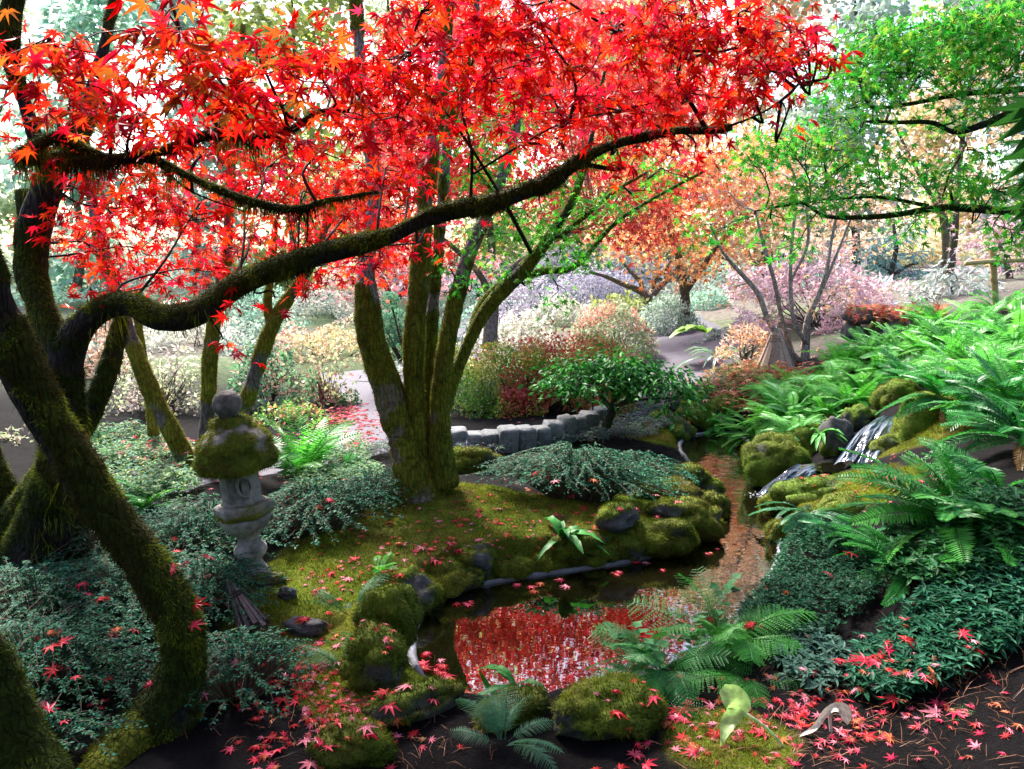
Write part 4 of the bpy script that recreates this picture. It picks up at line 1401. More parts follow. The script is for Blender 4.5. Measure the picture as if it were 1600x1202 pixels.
# ------------------------------------------------------------------ bundles of split bark, tied into a cone
def bundle(name, label, apex, foot, spread, n, w, colr, arc=(0, 2 * math.pi), cap=False):
    apex, foot = np.array(apex), np.array(foot)
    t = thing(name, label, 'plant cover', foot)
    ax = nrm(foot - apex)
    sx = nrm(np.cross(ax, np.array([.2, .5, .8])))
    sy = np.cross(ax, sx)
    L = np.linalg.norm(foot - apex)
    for k in range(n):
        a = arc[0] + (arc[1] - arc[0]) * (k + rng.uniform(-.2, .2)) / n
        dr = np.cos(a) * sx + np.sin(a) * sy
        e = apex + ax * L * rng.uniform(.92, 1.06) + dr * spread
        s0 = apex + dr * spread * .16 - ax * L * rng.uniform(.0, .08)
        tg = np.cross(ax, dr)
        th = .004
        V = np.array([s0 - tg * w * .35, s0 + tg * w * .35, e - tg * w, e + tg * w, s0 - tg * w * .35 - dr * th, s0 + tg * w * .35 - dr * th, e - tg * w - dr * th, e + tg * w - dr * th])
        T = np.array([[0, 1, 3], [0, 3, 2], [4, 7, 5], [4, 6, 7], [0, 2, 6], [0, 6, 4], [1, 5, 7], [1, 7, 3], [2, 3, 7], [2, 7, 6], [0, 4, 5], [0, 5, 1]])
        V = V + (dr * rng.uniform(-.004, .004))
        mk('strip', V, T, M_WOOD, t, np.tile(np.array(colr) * rng.uniform(.55, 1.3), (8, 1)), smooth=False)
    for f in (.2, .26):
        a = np.linspace(0, 2 * math.pi, 20)
        rad = spread * (.16 + .84 * f) + .005
        ring = apex + ax * L * f + rad * (np.cos(a)[:, None] * sx + np.sin(a)[:, None] * sy)
        V, T = tube(ring, np.full(20, .0035), .01, 5, cap=False)
        mk('twine', V, T, M_TWIG, t, np.tile((.03, .022, .016), (len(V), 1)))
    if cap:
        V, T = lathe([(.001, 0), (spread * .14, -L * .03), (spread * .33, -L * .16)], 14)
        rr = frames(ax[None], sx[None])[0]
        mk('cap', apex + ((V @ np.array([[1, 0, 0], [0, 0, 1], [0, 1, 0]]).T) @ np.array([[1, 0, 0], [0, -1, 0], [0, 0, 1]])) @ rr.T - ax * L * .06, T, M_WOOD, t, np.tile(np.array(colr) * .8, (len(V), 1)))
    return t


g0 = G(402, 1000)
bundle('bark_bundle', 'dark cone of split bark strips tied with twine and tipped over near the bushes', P(362, 915, g0[1] + .12) , g0 + np.array([0, 0, .035]), S(26, g0), 14, .009, (.13, .10, .095))
g1 = G(1213, 578)
bundle('bark_cone', 'tan cone shaped cover of split wood strips standing on fallen orange leaves', g1 + np.array([-.02, 0, S(62, g1)]), g1, S(32, g1), 18, S(6.5, g1) * .8, (.42, .30, .22), cap=True)

# ------------------------------------------------------------------ low edging of upright stones
es = [(705, 712, 44), (738, 710, 34), (766, 708, 28), (793, 707, 30), (820, 704, 26), (846, 701, 24), (866, 696, 26), (886, 691, 22), (904, 686, 20), (921, 680, 24), (941, 672, 28)]
e0 = G(705, 712)
t = thing('stone_edging', 'low kerb of upright grey blocks holding the azalea bed', 'stone edging', e0)
for k, (a, b, w) in enumerate(es):
    c = G(a, b)
    wd, h = S(w + 3, c), S(38, c)
    V, T = ico(3)
    V = np.sign(V) * np.abs(V) ** .32
    V = V * (1 + .3 * (fbm(V * 2 + k * 5, 3) - .5))[:, None]
    V = V * np.array([wd * .5 * rng.uniform(.9, 1.08), .09, h * .62 * rng.uniform(.8, 1.15)]) @ rotz(.25 + rng.uniform(-.15, .15)).T + c + [0, .06, h * .35]
    mk('block', V, T, M_STONE, t, np.array([.20, .205, .21]) * (.5 + .7 * fbm(V * 14 + k, 3))[:, None] * rng.uniform(.7, 1.2))
t = thing('stone_wall', 'dry stone wall of grey blocks under a heap of orange leaves', 'wall', P(1395, 525, 8.3))
for k, (a, b, w, h) in enumerate(((1335, 532, 36, 30), (1345, 506, 44, 26), (1372, 528, 40, 34), (1398, 534, 50, 30), (1400, 508, 40, 22), (1432, 530, 46, 36), (1462, 520, 44, 30), (1440, 500, 40, 22), (1375, 500, 34, 18))):
    rock('block', None, None, a, b, w, h, None, .28, seed=120 + k, Y=8.3 - .1 * (k % 2), parent=t, sink=.1, rough=.3, sub=3, tone=1.5)

# ------------------------------------------------------------------ bamboo post and rail
b0 = P(1555, 490, 8.6)
t = thing('bamboo_trellis', 'bamboo post lashed to a cross rail above the fern slope', 'trellis', b0)
top, bot = P(1551, 385, 8.6), P(1557, 500, 8.6)
q = [bot + (top - bot) * f for f in np.linspace(0, 1, 6)]
V, T = tube(q, [.034, .033, .034, .033, .034, .033], .03, 10, 0)
zz = (V[:, 2] - bot[2]) % .2
V[:, :2] += ((V[:, :2] - np.array(q[2])[:2]) * np.where(zz < .03, .15, 0)[:, None])
mk('post', V, T, M_BAMBOO, t, np.tile((.33, .22, .09), (len(V), 1)) * np.where(zz < .03, .6, 1)[:, None])
V, T = tube([P(1508, 412, 8.5), P(1560, 408, 8.52), P(1680, 403, 8.55)], [.026] * 3, .03, 10)
mk('rail', V, T, M_BAMBOO, t, np.tile((.42, .30, .12), (len(V), 1)))
ring = np.array([[math.cos(a) * .05, .03 * math.sin(a) - .03, math.sin(a * 1.0) * .05] for a in np.linspace(0, 12.5, 40)])
V, T = tube(ring + P(1553, 409, 8.55), np.full(40, .006), .02, 5)
mk('lashing', V, T, M_TWIG, t, np.tile((.03, .025, .02), (len(V), 1)))
# ------------------------------------------------------------------ arching small leaved bushes
COTP = ((.013, .12, .060), (.022, .16, .095), (.007, .07, .03), (.03, .19, .125), (.018, .14, .045))


def arch_bush(label, px, py, rx, ry, h, nst, leaf=.020, palette=COTP, tmpl=DIAM, mat=None, group='arching small leaved bushes', lw=.8, stemc=(.10, .08, .055), dens=1.0, name='arching_bush', cat='bush', droop=.55):
    c = G(px, py) if not isinstance(px, np.ndarray) else px
    t = thing(name, label, cat, c, group)
    sv, pp, dd, nn_ = [], [], [], []
    for k in range(nst):
        a = rng.random() * 2 * math.pi
        rr = math.sqrt(rng.random())
        e = c[:2] + np.array([math.cos(a) * rx, math.sin(a) * ry]) * rr
        b = c[:2] + np.array([math.cos(a) * rx, math.sin(a) * ry]) * rr * .35
        zb = float(height(b[None])[0])
        ze = float(height(e[None])[0])
        top = h * (1 - .55 * rr ** 2) * rng.uniform(.7, 1.12)
        p0 = np.array([b[0], b[1], zb])
        p2 = np.array([e[0], e[1], ze + top])
        p1 = np.array([(b[0] + e[0]) / 2, (b[1] + e[1]) / 2, zb + top * .85])
        out = np.array([math.cos(a), math.sin(a), 0]) * rx * rng.uniform(.1, .35)
        p3 = p2 + out + np.array([rng.normal(0, .04), rng.normal(0, .04), -droop * top * rng.uniform(.1, .6)])
        ln = catmull(np.array([p0, p1, p2, p3]), 26)
        sv.append(ribs(ln[::4], np.linspace(.0035, .001, len(ln[::4]))))
        L = np.linalg.norm(np.diff(ln[8:], axis=0), axis=1).sum()
        m = max(6, int(L / (leaf * .42) * dens))
        f = np.sort(rng.uniform(.25, 1, m))
        ip = f * 25
        i0 = np.minimum(ip.astype(int), 24)
        q = ln[i0] + (ln[i0 + 1] - ln[i0]) * (ip - i0)[:, None]
        tg = nrm(ln[i0 + 1] - ln[i0])
        sd = nrm(np.cross(tg, np.array([0, 0, 1.0]))) * np.where(np.arange(m) % 2, 1, -1)[:, None]
        d = nrm(sd + tg * .7 + rng.normal(0, .22, (m, 3)))
        pp.append(q + rng.normal(0, leaf * .10, (m, 3)))
        dd.append(d)
        nn_.append(np.array([0, 0, 1.0]) + rng.normal(0, .3, (m, 3)))
    v, tt_ = join(sv)
    mk('stems', v, tt_, M_TWIG, t, np.tile(stemc, (len(v), 1)), kind='stuff')
    p = np.concatenate(pp)
    rot = frames(np.concatenate(dd), np.concatenate(nn_))
    s = leaf * (1 + rng.normal(0, .2, (len(p), 1))) * np.array([[lw, 1, 1]])
    v, tt_, cc = scatter(*tmpl, p, rot, s, pal(palette, len(p), .25))
    mk('foliage', v, tt_, mat or M_SHRUB, t, cc, smooth=False, kind='stuff')
    return t


for a, b, rx, ry, h, n, lb in (
        (70, 1085, .42, .26, .24, 190, 'dark arching bush in front, filling the space inside the bend of the leaning trunk'),
        (40, 1180, .30, .16, .14, 60, 'low dark sprig bush between the corner trunk and the mossy root'),
        (375, 1085, .24, .24, .20, 110, 'arching bush spilling out behind the flared foot of the leaning trunk'),
        (60, 985, .55, .34, .24, 210, 'arching bush between the corner trunk and the twin trunk'),
        (200, 965, .44, .34, .24, 190, 'arching bush under the leaning trunk, dotted with red leaves'),
        (325, 955, .26, .26, .22, 110, 'bluish arching bush wrapped around the bark bundle'),
        (290, 885, .42, .34, .24, 190, 'arching bush beside the lantern pedestal'),
        (170, 880, .40, .34, .26, 170, 'arching bush behind the leaning trunk next to the far path'),
        (490, 825, .40, .28, .24, 180, 'silvery arching bush between the lantern and the five stemmed maple'),
        (330, 830, .30, .24, .20, 110, 'low arching bush behind the lantern below the mossy stems'),
        (575, 790, .24, .2, .2, 90, 'small silvery bush hugging the foot of the five stemmed maple'),
        (905, 780, .48, .26, .31, 330, 'wide dark green bush on the far side of the moss bank'),
        (1005, 760, .28, .20, .22, 130, 'smaller bush joined to the wide one towards the pond narrows')):
    arch_bush(lb, a, b, rx, ry, h, int(n * 1.35), leaf=.0155 if b > 950 else .018)

# ------------------------------------------------------------------ rounded bushes and hedge plants
def bush(name, label, cat, px, py, hw, hh, leaf, palette, Y=None, cov=2.2, lump=.6, mat=None, depthk=.8, group=None, stems=14, stemc=(.06, .045, .035), tmpl=DIAM, lw=1.0, hollow=.55, up=.25, seed=0, stem_h=.75, mix=.8):
    c = G(px, py) if Y is None else P(px, py, Y)
    if depth(c) > 10:
        hw, hh = hw * 1.25, hh * 1.35
    w, h = S(hw, c), S(hh, c)
    t = thing(name, label, cat, c, group)
    n = int(min(26000, cov * (hw * hh * 2.2) / (.30 * (leaf * F / depth(c)) ** 2 * lw) * 2.0))
    d = nrm(rng.normal(0, 1, (n, 3)))
    d[:, 2] = np.abs(d[:, 2]) * 1.05 - .12
    lum = fbm(d * 2.2 + seed * 3.7, 3)
    gap = fbm(d * 3.4 + seed * 1.9 + 50, 2) > (.40 if lump > .2 else .2)      # hollows between the twigs
    d, lum = d[gap], lum[gap]
    n = len(d)
    rad = (hollow + (1 - hollow) * rng.random(n) ** .45) * (1 + lump * (lum - .5) * 2)
    p = c + d * rad[:, None] * np.array([w, w * depthk, h]) * .95
    p[:, 2] = np.maximum(p[:, 2], c[2] + .01)
    nn_ = d + rng.normal(0, .6, (n, 3)) + np.array([0, 0, up])
    dd = rng.normal(0, 1, (n, 3)) + d * .4 + np.array([0, 0, up])
    clump = fbm(p * (1.6 / max(w, .15)) * 2 + 9, 2)
    npal = len(palette)
    idx = np.clip(((clump - .3) * 2.5 * npal + rng.normal(0, mix, n)).astype(int), 0, npal - 1)
    s = leaf * (1 + rng.normal(0, .22, (n, 1))) * np.array([[lw, 1, 1]])
    v, tt_, cc = scatter(*tmpl, p, frames(dd, nn_), s, pal(palette, n, .2, idx))
    mk('foliage', v, tt_, mat or M_FAR, t, cc, smooth=False, kind='stuff')
    sv = []
    for k in range(stems):
        e = nrm(rng.normal(0, 1, 3) * np.array([1, 1, .3]) + [0, 0, 1.0]) * np.array([w, w * depthk, h]) * stem_h * rng.uniform(.7, 1.1)
        m = e * .5 + rng.normal(0, .08, 3) * w
        sv.append(ribs([c + rng.normal(0, .08, 3) * [w, w, 0], c + m, c + e], [.006 + .006 * w, .004 + .004 * w, .002]))
    if sv:
        v, tt_ = join(sv)
        mk('stems', v, tt_, M_TWIG, t, np.tile(stemc, (len(v), 1)), kind='stuff')
    return t


AZ = ((.11, .25, .05), (.14, .28, .05), (.19, .31, .05), (.23, .34, .05), (.28, .35, .05), (.34, .36, .06), (.40, .33, .06), (.46, .26, .07), (.54, .10, .08))
MINT = ((.34, .56, .42), (.44, .64, .50), (.24, .46, .34), (.55, .68, .56))
WHITE = ((.62, .62, .55), (.7, .68, .58), (.5, .55, .45), (.72, .66, .52))
PINK = ((.70, .46, .50), (.64, .38, .44), (.74, .58, .60), (.62, .48, .56))
LILAC = ((.60, .54, .64), (.54, .50, .58), (.68, .62, .68))
ORANGE = ((.72, .42, .22), (.76, .54, .32), (.70, .34, .20), (.76, .62, .46), (.68, .48, .46))
SAGE = ((.34, .44, .36), (.25, .38, .30), (.44, .52, .46))
DGRN = ((.05, .14, .06), (.08, .20, .09), (.03, .10, .04))
BLUE = ((.18, .34, .36), (.26, .42, .44), (.14, .28, .28))
YELG = ((.44, .50, .14), (.36, .46, .14), (.52, .52, .20))

bush('azalea_bush', 'wide azalea bush turning green, gold and red behind the stone edging', 'bush', 845, 652, 150, 140, .030, AZ, Y=7.3, mix=1.4, depthk=.42, cov=2.4, lump=.5, mat=M_GREEN, stems=60, hollow=.35, stemc=(.08, .04, .04), seed=1)
bush('azalea_bush', 'azalea with golden green leaves behind the little camellia tree', 'bush', 925, 622, 85, 110, .032, AZ, mix=1.4, Y=8.0, depthk=.5, cov=1.9, lump=.4, mat=M_GREEN, stems=40, hollow=.35, seed=2)
bush('azalea_bush', 'low green azalea under the wide one beside the maple stems', 'bush', 740, 690, 45, 50, .028, ((.10, .2, .05), (.16, .26, .06), (.2, .26, .05), (.4, .12, .05)), Y=7.2, cov=1.6, mat=M_GREEN, stems=20, seed=3)
bush('clipped_bush', 'rounded pale bush flecked red beyond the azaleas', 'bush', 955, 560, 62, 75, .045, ((.36, .46, .28), (.46, .52, .34), (.30, .42, .24), (.62, .30, .24)), Y=10.5, lump=.12, cov=1.6, seed=4)
bush('clipped_bush', 'clipped sage green dome bush beside the far path bend', 'bush', 1045, 545, 52, 70, .05, SAGE, Y=12, lump=.12, cov=1.6, seed=5)
bush('feathery_bush', 'creamy white feathery bush in the open beyond the maple', 'bush', 875, 530, 55, 65, .06, WHITE, Y=14, lump=.35, cov=1.4, seed=6)
bush('feathery_bush', 'grey lilac feathery bush under the weeping tree', 'bush', 815, 510, 50, 70, .06, LILAC, Y=15, lump=.35, cov=1.3, seed=7)
bush('feathery_bush', 'pale lavender bush behind the creamy one', 'bush', 930, 500, 80, 70, .07, LILAC, Y=18, lump=.35, cov=1.3, seed=8)
bush('cloud_bush', 'mint green bush at the foot of the spreading bare limbed tree', 'bush', 1105, 520, 45, 60, .06, MINT, Y=14, lump=.3, cov=1.4, seed=9)
bush('leafy_bush', 'dark green bush with pinkish tips behind the lantern', 'bush', 425, 640, 75, 130, .05, ((.10, .22, .14), (.14, .28, .18), (.40, .22, .22), (.2, .32, .22)), Y=7.6, cov=1.5, lump=.4, mat=M_GREEN, stems=30, seed=10)
bush('leafy_bush', 'loose twiggy bush with pale yellow leaves behind the leaning mossy stem', 'bush', 250, 650, 95, 130, .045, ((.52, .56, .30), (.62, .62, .40), (.44, .50, .30), (.60, .50, .44)), Y=7.4, cov=.75, lump=.5, stems=70, hollow=.2, stemc=(.14, .10, .10), seed=11)
bush('leafy_bush', 'sparse twiggy bush with reddish stems beside the leaf strewn path', 'bush', 510, 650, 55, 120, .045, ((.5, .5, .25), (.58, .3, .25), (.35, .42, .22)), Y=7.8, cov=.6, lump=.5, stems=60, hollow=.2, stemc=(.16, .08, .08), seed=12)
bush('leafy_bush', 'twiggy pale pink bush beyond the far trunks', 'bush', 175, 600, 60, 110, .06, ((.62, .42, .30), (.66, .56, .48), (.6, .36, .26)), Y=9.5, cov=.9, stems=50, hollow=.2, seed=13)
bush('leafy_bush', 'low deep green bush behind the leaning mossy stem', 'bush', 190, 740, 75, 75, .034, ((.05, .15, .09), (.08, .2, .12), (.12, .24, .12), (.3, .36, .12)), Y=5.9, cov=1.5, mat=M_SHRUB, seed=14)
bush('leafy_bush', 'fresh green bush with scattered pink leaves below the tall dark one', 'bush', 460, 675, 70, 50, .035, ((.16, .3, .08), (.24, .36, .1), (.55, .2, .16), (.3, .4, .14)), Y=6.9, cov=1.4, mat=M_GREEN, seed=15)
bush('leafy_bush', 'broad coral pink carpet bush beyond the dark bush', 'bush', 510, 575, 90, 60, .06, ((.7, .4, .3), (.72, .5, .36), (.66, .56, .4), (.6, .5, .25)), Y=11, cov=1.4, seed=16)
bush('leafy_bush', 'frosted white green bush in the far bed past the trunks', 'bush', 510, 520, 100, 55, .08, WHITE, Y=16, cov=1.3, seed=17)
bush('leafy_bush', 'mint bush past the far lawn, seen through the slender stems', 'bush', 390, 510, 70, 60, .07, MINT, Y=14, cov=1.3, seed=18)
bush('leafy_bush', 'dark low bush at the bend of the leaf strewn path', 'bush', 545, 640, 26, 30, .03, DGRN, Y=7.7, cov=1.5, mat=M_GREEN, seed=19)
bush('leafy_bush', 'cream leaved bush in the gap between the dark trunks at the edge', 'bush', 15, 790, 80, 150, .045, ((.50, .52, .30), (.60, .58, .40), (.56, .44, .34), (.36, .44, .22)), Y=6.2, cov=1.3, lump=.5, stems=40, hollow=.25, seed=91)
bush('leafy_bush', 'deep green low bush behind the twin trunk', 'bush', 110, 800, 60, 70, .034, ((.05, .15, .09), (.08, .2, .12), (.14, .26, .12)), Y=5.6, cov=1.3, mat=M_SHRUB, seed=92)
for k, (a, b, Y, w_, h_, pl) in enumerate(((-110, 760, 6.6, 110, 150, MINT), (-280, 720, 7.2, 130, 170, SAGE), (-200, 600, 11, 160, 140, WHITE))):
    bush('leafy_bush', ['mint leaved', 'sage leaved', 'cream leaved'][k] + ' bush just outside the view beyond the corner trunk', 'bush', a, b, w_, h_, .07, pl, Y=Y, cov=1.1, stems=20, seed=95 + k)
# box balls
cb = [(610, 470, 14), (596, 500, 15), (622, 498, 15), (604, 528, 17), (630, 525, 15), (612, 552, 18), (592, 545, 14), (686, 522, 15), (690, 548, 16), (674, 560, 14), (640, 556, 15)]
t = thing('cloud_pruned_box', 'box bush clipped into a heap of little balls beyond the maple stems', 'topiary', P(640, 585, 10.6))
for k, (a, b, rr) in enumerate(cb):
    c = P(a, b, 10.6 + .12 * (k % 3))
    r_ = S(rr, c)
    n = 900
    d = nrm(rng.normal(0, 1, (n, 3)))
    v, tt_, cc = scatter(*DIAM, c + d * r_ * rng.uniform(.88, 1.02, (n, 1)), frames(rng.normal(0, 1, (n, 3)), d + rng.normal(0, .5, (n, 3))), np.full(n, r_ * .22), pal(((.10, .28, .16), (.16, .36, .22)), n, .2))
    mk('clipped_ball', v, tt_, M_FAR, t, cc, smooth=False, kind='stuff')
    base = P(640, 590, 10.6)
    v, tt_ = ribs([base, (base + c) / 2, c], [.03, .02, .015])
    mk('stem', v, tt_, M_TWIG, t, np.tile((.05, .04, .03), (len(v), 1)))

DIAMW = (DIAM[0] * np.array([1.5, 1, 1]), DIAM[1])
# ------------------------------------------------------------------ trees of the far garden
def far_tree(name, label, px, py, Y, stems, blobs, palette, size, tmpl=STAR5, mat=None, bark=(.13, .11, .10), group=None, spr=.3, cov=1.3, tilt=.7, limit=14000, rdk=1.0, every=.25, moss=.6, twr=.012):
    base = G(px, py) if Y is None else P(px, py, Y)
    Y = base[1]
    t = thing(name, label, 'tree', base, group)
    for k, pts in enumerate(stems):
        q, r = px3([(a, b, Y + dy, w) for a, b, dy, w in pts])
        V, T = tube(q, r, .08, 9, .12, 5)
        m = sstep(.45, .6, fbm(V * 5 + k, 3))[:, None] * moss
        cc = np.array(bark) * (.6 + .8 * fbm(V * 8, 3))[:, None]
        mk('trunk' if k == 0 else 'stem', V, T, M_BARK, t, cc * (1 - m) + np.array([.10, .11, .02]) * m)
        SKEL.setdefault(t.name, []).append(catmull(np.column_stack([q, r]), 30))
    bl = []
    for (a, b, dy, rx, ry) in blobs:
        c = P(a, b, Y + dy)
        kk = depth(c) / F
        n = int(min(limit, cov * math.pi * rx * ry / ((.33 if len(tmpl[0]) < 8 else .6) * (size / kk) ** 2)))
        bl.append((c, np.array([rx * kk, max(.25, .55 * (rx + ry) * kk * .7 * rdk), ry * kk]), max(n, 4)))
    pos, rot, sc, cen, bi = sprays(bl, size, spr=spr, tilt=tilt)
    twigs(t, bl, [c[:: max(1, len(c) // 10)] for c in cen], every=every, r0=twr, r1=.004, colr=tuple(np.array(bark) * .8))
    leaves(t, pos, rot, sc, palette, [tmpl], mat or M_FAR, 0)
    return t


# orange maple with pale stems above the bark cone
far_tree('orange_maple', 'slender orange maple with pale stems fanning up behind the bark cone', 1252, 566, None,
         [[(1255, 570, 0, 17.7), (1258, 540, 0, 15.0), (1262, 500, 0, 10.9), (1275, 470, 0, 8.2), (1290, 430, 0, 6.8), (1300, 370, .1, 5.4), (1315, 300, .1, 4.1)],
          [(1250, 566, 0, 12.2), (1225, 540, 0, 10.2), (1200, 500, 0, 8.8), (1185, 460, 0, 8.2), (1160, 430, 0, 7.5), (1130, 395, -.1, 4.8), (1110, 350, -.1, 3.4)],
          [(1238, 552, .05, 8.2), (1222, 500, .05, 6.8), (1210, 440, .05, 6.8), (1195, 390, .1, 5.4), (1180, 330, .1, 4.1)],
          [(1258, 535, -.05, 8.2), (1240, 500, -.05, 6.8), (1235, 440, -.05, 6.1), (1238, 370, -.05, 5.4), (1245, 290, 0, 4.1), (1225, 240, 0, 2.7)],
          [(1262, 500, .05, 6.8), (1285, 450, .1, 6.1), (1310, 390, .1, 4.8), (1330, 340, .1, 3.4)],
          [(1235, 440, .1, 4.8), (1262, 380, .1, 4.8), (1262, 300, .1, 3.4), (1300, 230, .1, 2.7)]],
         [(1130, 300, .5, 80, 40), (1210, 320, .8, 90, 40), (1300, 330, .6, 70, 40), (1180, 380, .3, 50, 30), (1300, 450, 0, 40, 15), (1260, 400, .6, 60, 30), (1150, 450, .2, 50, 20), (1190, 500, 0, 30, 18), (1350, 290, .8, 70, 40), (1180, 260, 1, 80, 40), (1340, 380, .7, 50, 30), (1300, 480, -.1, 30, 14)],
         ORANGE, .055, cov=.75, spr=.2, bark=(.44, .36, .31), moss=.1)
bush('laceleaf_maple', 'dusky pink weeping laceleaf maple mound behind the pale stems', 'bush', 1270, 510, 105, 110, .09, PINK, Y=10.5, lump=.25, cov=1.4, lw=.5, up=-.4, seed=20)
bush('laceleaf_maple', 'pale orange pink low maple mound at the side of the bark cone', 'bush', 1165, 560, 50, 60, .06, ORANGE, Y=9, lump=.3, cov=.9, lw=.6, seed=21)
# the camellia like little tree
far_tree('small_evergreen', 'little glossy evergreen tree with an umbrella crown beside the head of the pond', 950, 683, None,
         [[(940, 690, 0, 14), (945, 665, 0, 12), (955, 640, 0, 11), (965, 615, 0, 9), (985, 595, 0, 6)], [(948, 672, .03, 10), (962, 640, .05, 8), (990, 615, .05, 5), (1030, 600, .05, 4)], [(955, 640, .02, 8), (930, 610, 0, 6), (890, 595, 0, 4)], [(962, 636, -.02, 6), (1000, 625, -.05, 4), (1060, 622, -.05, 3)]],
         [(880, 585, 0, 45, 16), (930, 570, .1, 50, 16), (980, 570, 0, 50, 20), (1030, 582, 0, 45, 16), (1060, 600, 0, 30, 16), (905, 600, -.1, 40, 12), (1000, 600, -.1, 50, 14), (960, 590, .1, 60, 16), (1055, 628, -.1, 22, 8)],
         ((.02, .13, .02), (.035, .18, .03), (.012, .09, .015), (.07, .25, .05)), .056, tmpl=OVAL, mat=M_GLOSSY, bark=(.06, .055, .04), spr=.14, cov=6.5, tilt=.6, every=.8, moss=.5, twr=.006)
q = np.array([P(925, 690, 6.55), P(926, 640, 6.55), P(927, 600, 6.55)])
V, T = tube(q, [.008, .008, .008], .05, 8)
props(mk('plant_stake', V, T, M_TWIG, None, np.tile((.02, .02, .022), (len(V), 1)), origin=q[0]), 'thin dark stake supporting the little glossy evergreen', 'stake')
# bare limbed spreading tree
far_tree('spreading_tree', 'low spreading tree with twisting bare limbs beyond the clipped domes', 1012, 480, 15,
         [[(1012, 480, 0, 16), (1010, 468, 0, 14), (1000, 455, 0, 10), (975, 445, 0, 8), (945, 432, 0, 6), (920, 425, 0, 4)], [(1012, 470, 0, 12), (1030, 450, 0, 9), (1050, 430, 0, 8), (1070, 405, 0, 6), (1085, 390, 0, 4)], [(1005, 462, .2, 8), (1000, 440, .2, 7), (985, 425, .2, 5), (965, 400, .2, 4)], [(1020, 458, .2, 8), (1025, 435, .2, 6), (1045, 415, .2, 5), (1050, 390, .2, 3)]],
         [(930, 410, 0, 40, 16), (990, 395, 0, 50, 18), (1060, 385, 0, 50, 20), (1100, 400, 0, 30, 16)], ((.44, .5, .2), (.5, .5, .26), (.4, .46, .3)), .10, cov=.7, spr=.3, bark=(.16, .12, .11))
# red and pink maples in the middle distance
mid = 'maples beyond the path'
far_tree('red_maple', 'soft red maple behind the stems of the green maple', 760, 545, 9.2, [[(765, 545, 0, 26), (768, 500, 0, 22), (775, 460, .1, 16), (800, 420, .1, 10), (860, 380, .1, 7), (930, 350, .1, 5)], [(770, 480, 0, 14), (750, 430, 0, 10), (700, 380, 0, 8), (640, 340, 0, 6)]],
         [(640, 300, 0, 90, 60), (720, 250, .5, 100, 60), (600, 400, 0, 60, 40), (760, 130, .3, 130, 60), (900, 120, 0, 130, 60), (1040, 140, .3, 110, 60), (640, 160, 0, 100, 60), (760, 150, .6, 130, 60), (900, 150, .6, 130, 60), (1020, 170, .6, 110, 60), (660, 220, .4, 100, 60), (820, 20, 0, 140, 50), (980, 30, 0, 140, 50), (700, 60, .5, 120, 60), (830, 280, .3, 100, 50), (930, 320, 0, 100, 40), (1000, 350, 0, 70, 35), (560, 330, 0, 60, 60), (900, 230, .6, 120, 60), (1020, 280, .4, 90, 50), (680, 390, .2, 60, 30)],
         ((.76, .06, .05), (.78, .10, .06), (.74, .04, .07), (.8, .2, .1), (.74, .10, .14)), .065, cov=2.6, group=mid, bark=(.30, .24, .22))
far_tree('red_maple', 'coral maple reaching high over the path beyond the evergreen', 1060, 520, 12, [[(1065, 520, 0, 20), (1070, 470, 0, 16), (1060, 400, 0, 12), (1040, 330, 0, 8)], [(1068, 460, 0, 12), (1110, 400, 0, 8), (1150, 350, 0, 6)]],
         [(980, 370, 0, 90, 35), (1060, 340, 0, 90, 50), (1120, 390, 0, 70, 40), (1180, 330, 0, 80, 50), (1020, 250, 0, 120, 60), (1130, 240, 0, 90, 60), (1140, 320, .2, 80, 45), (1150, 270, .5, 80, 45), (1110, 290, .3, 70, 50), (1200, 260, .3, 70, 50), (1060, 420, -.5, 60, 20)],
         ((.85, .34, .11), (.85, .45, .18), (.82, .26, .11), (.85, .54, .30)), .085, cov=1.9, group=mid)
far_tree('pink_maple', 'pale pink maple past the lawn seen between the maple stems', 610, 520, 13, [[(612, 520, 0, 16), (615, 480, 0, 12), (600, 440, 0, 8), (580, 410, 0, 5)], [(614, 480, 0, 9), (640, 440, 0, 6), (670, 410, 0, 4)]],
         [(560, 420, 0, 60, 40), (630, 410, 0, 70, 40), (680, 440, 0, 40, 30), (520, 440, 0, 50, 30), (600, 460, 0, 50, 20), (760, 420, .5, 60, 30)], ((.72, .34, .36), (.72, .44, .46), (.7, .24, .28), (.74, .52, .5)), .07, cov=1.0, group=mid)
far_tree('orange_maple', 'tall orange maple beyond the green branches and the blue conifer', 1500, 440, 17, [[(1480, 450, 0, 16), (1490, 380, 0, 12), (1500, 250, 0, 8), (1520, 100, 0, 5)], [(1488, 360, 0, 9), (1440, 280, 0, 6), (1400, 200, 0, 4)]],
         [(1560, 170, 0, 90, 80), (1480, 130, 0, 80, 60), (1580, 60, 0, 70, 60), (1420, 250, 0, 80, 50), (1500, 300, 0, 70, 40), (1350, 330, 0, 70, 50), (1250, 260, .5, 110, 60), (1580, 380, 0, 60, 40), (1560, 300, 0, 50, 40)],
         ((.74, .44, .2), (.74, .54, .32), (.72, .36, .16), (.74, .6, .42), (.7, .46, .4)), .10, cov=.8, group=mid)
far_tree('pink_maple', 'mauve pink maple at the frame edge behind the bamboo rail', 1580, 470, 13, [[(1580, 470, 0, 14), (1575, 420, 0, 10), (1560, 380, 0, 6)]], [(1560, 370, 0, 70, 25), (1520, 400, 0, 50, 22), (1600, 400, 0, 40, 25), (1590, 340, 0, 50, 20)], ((.62, .42, .46), (.66, .5, .52), (.6, .34, .4)), .11, cov=1.2, group=mid)
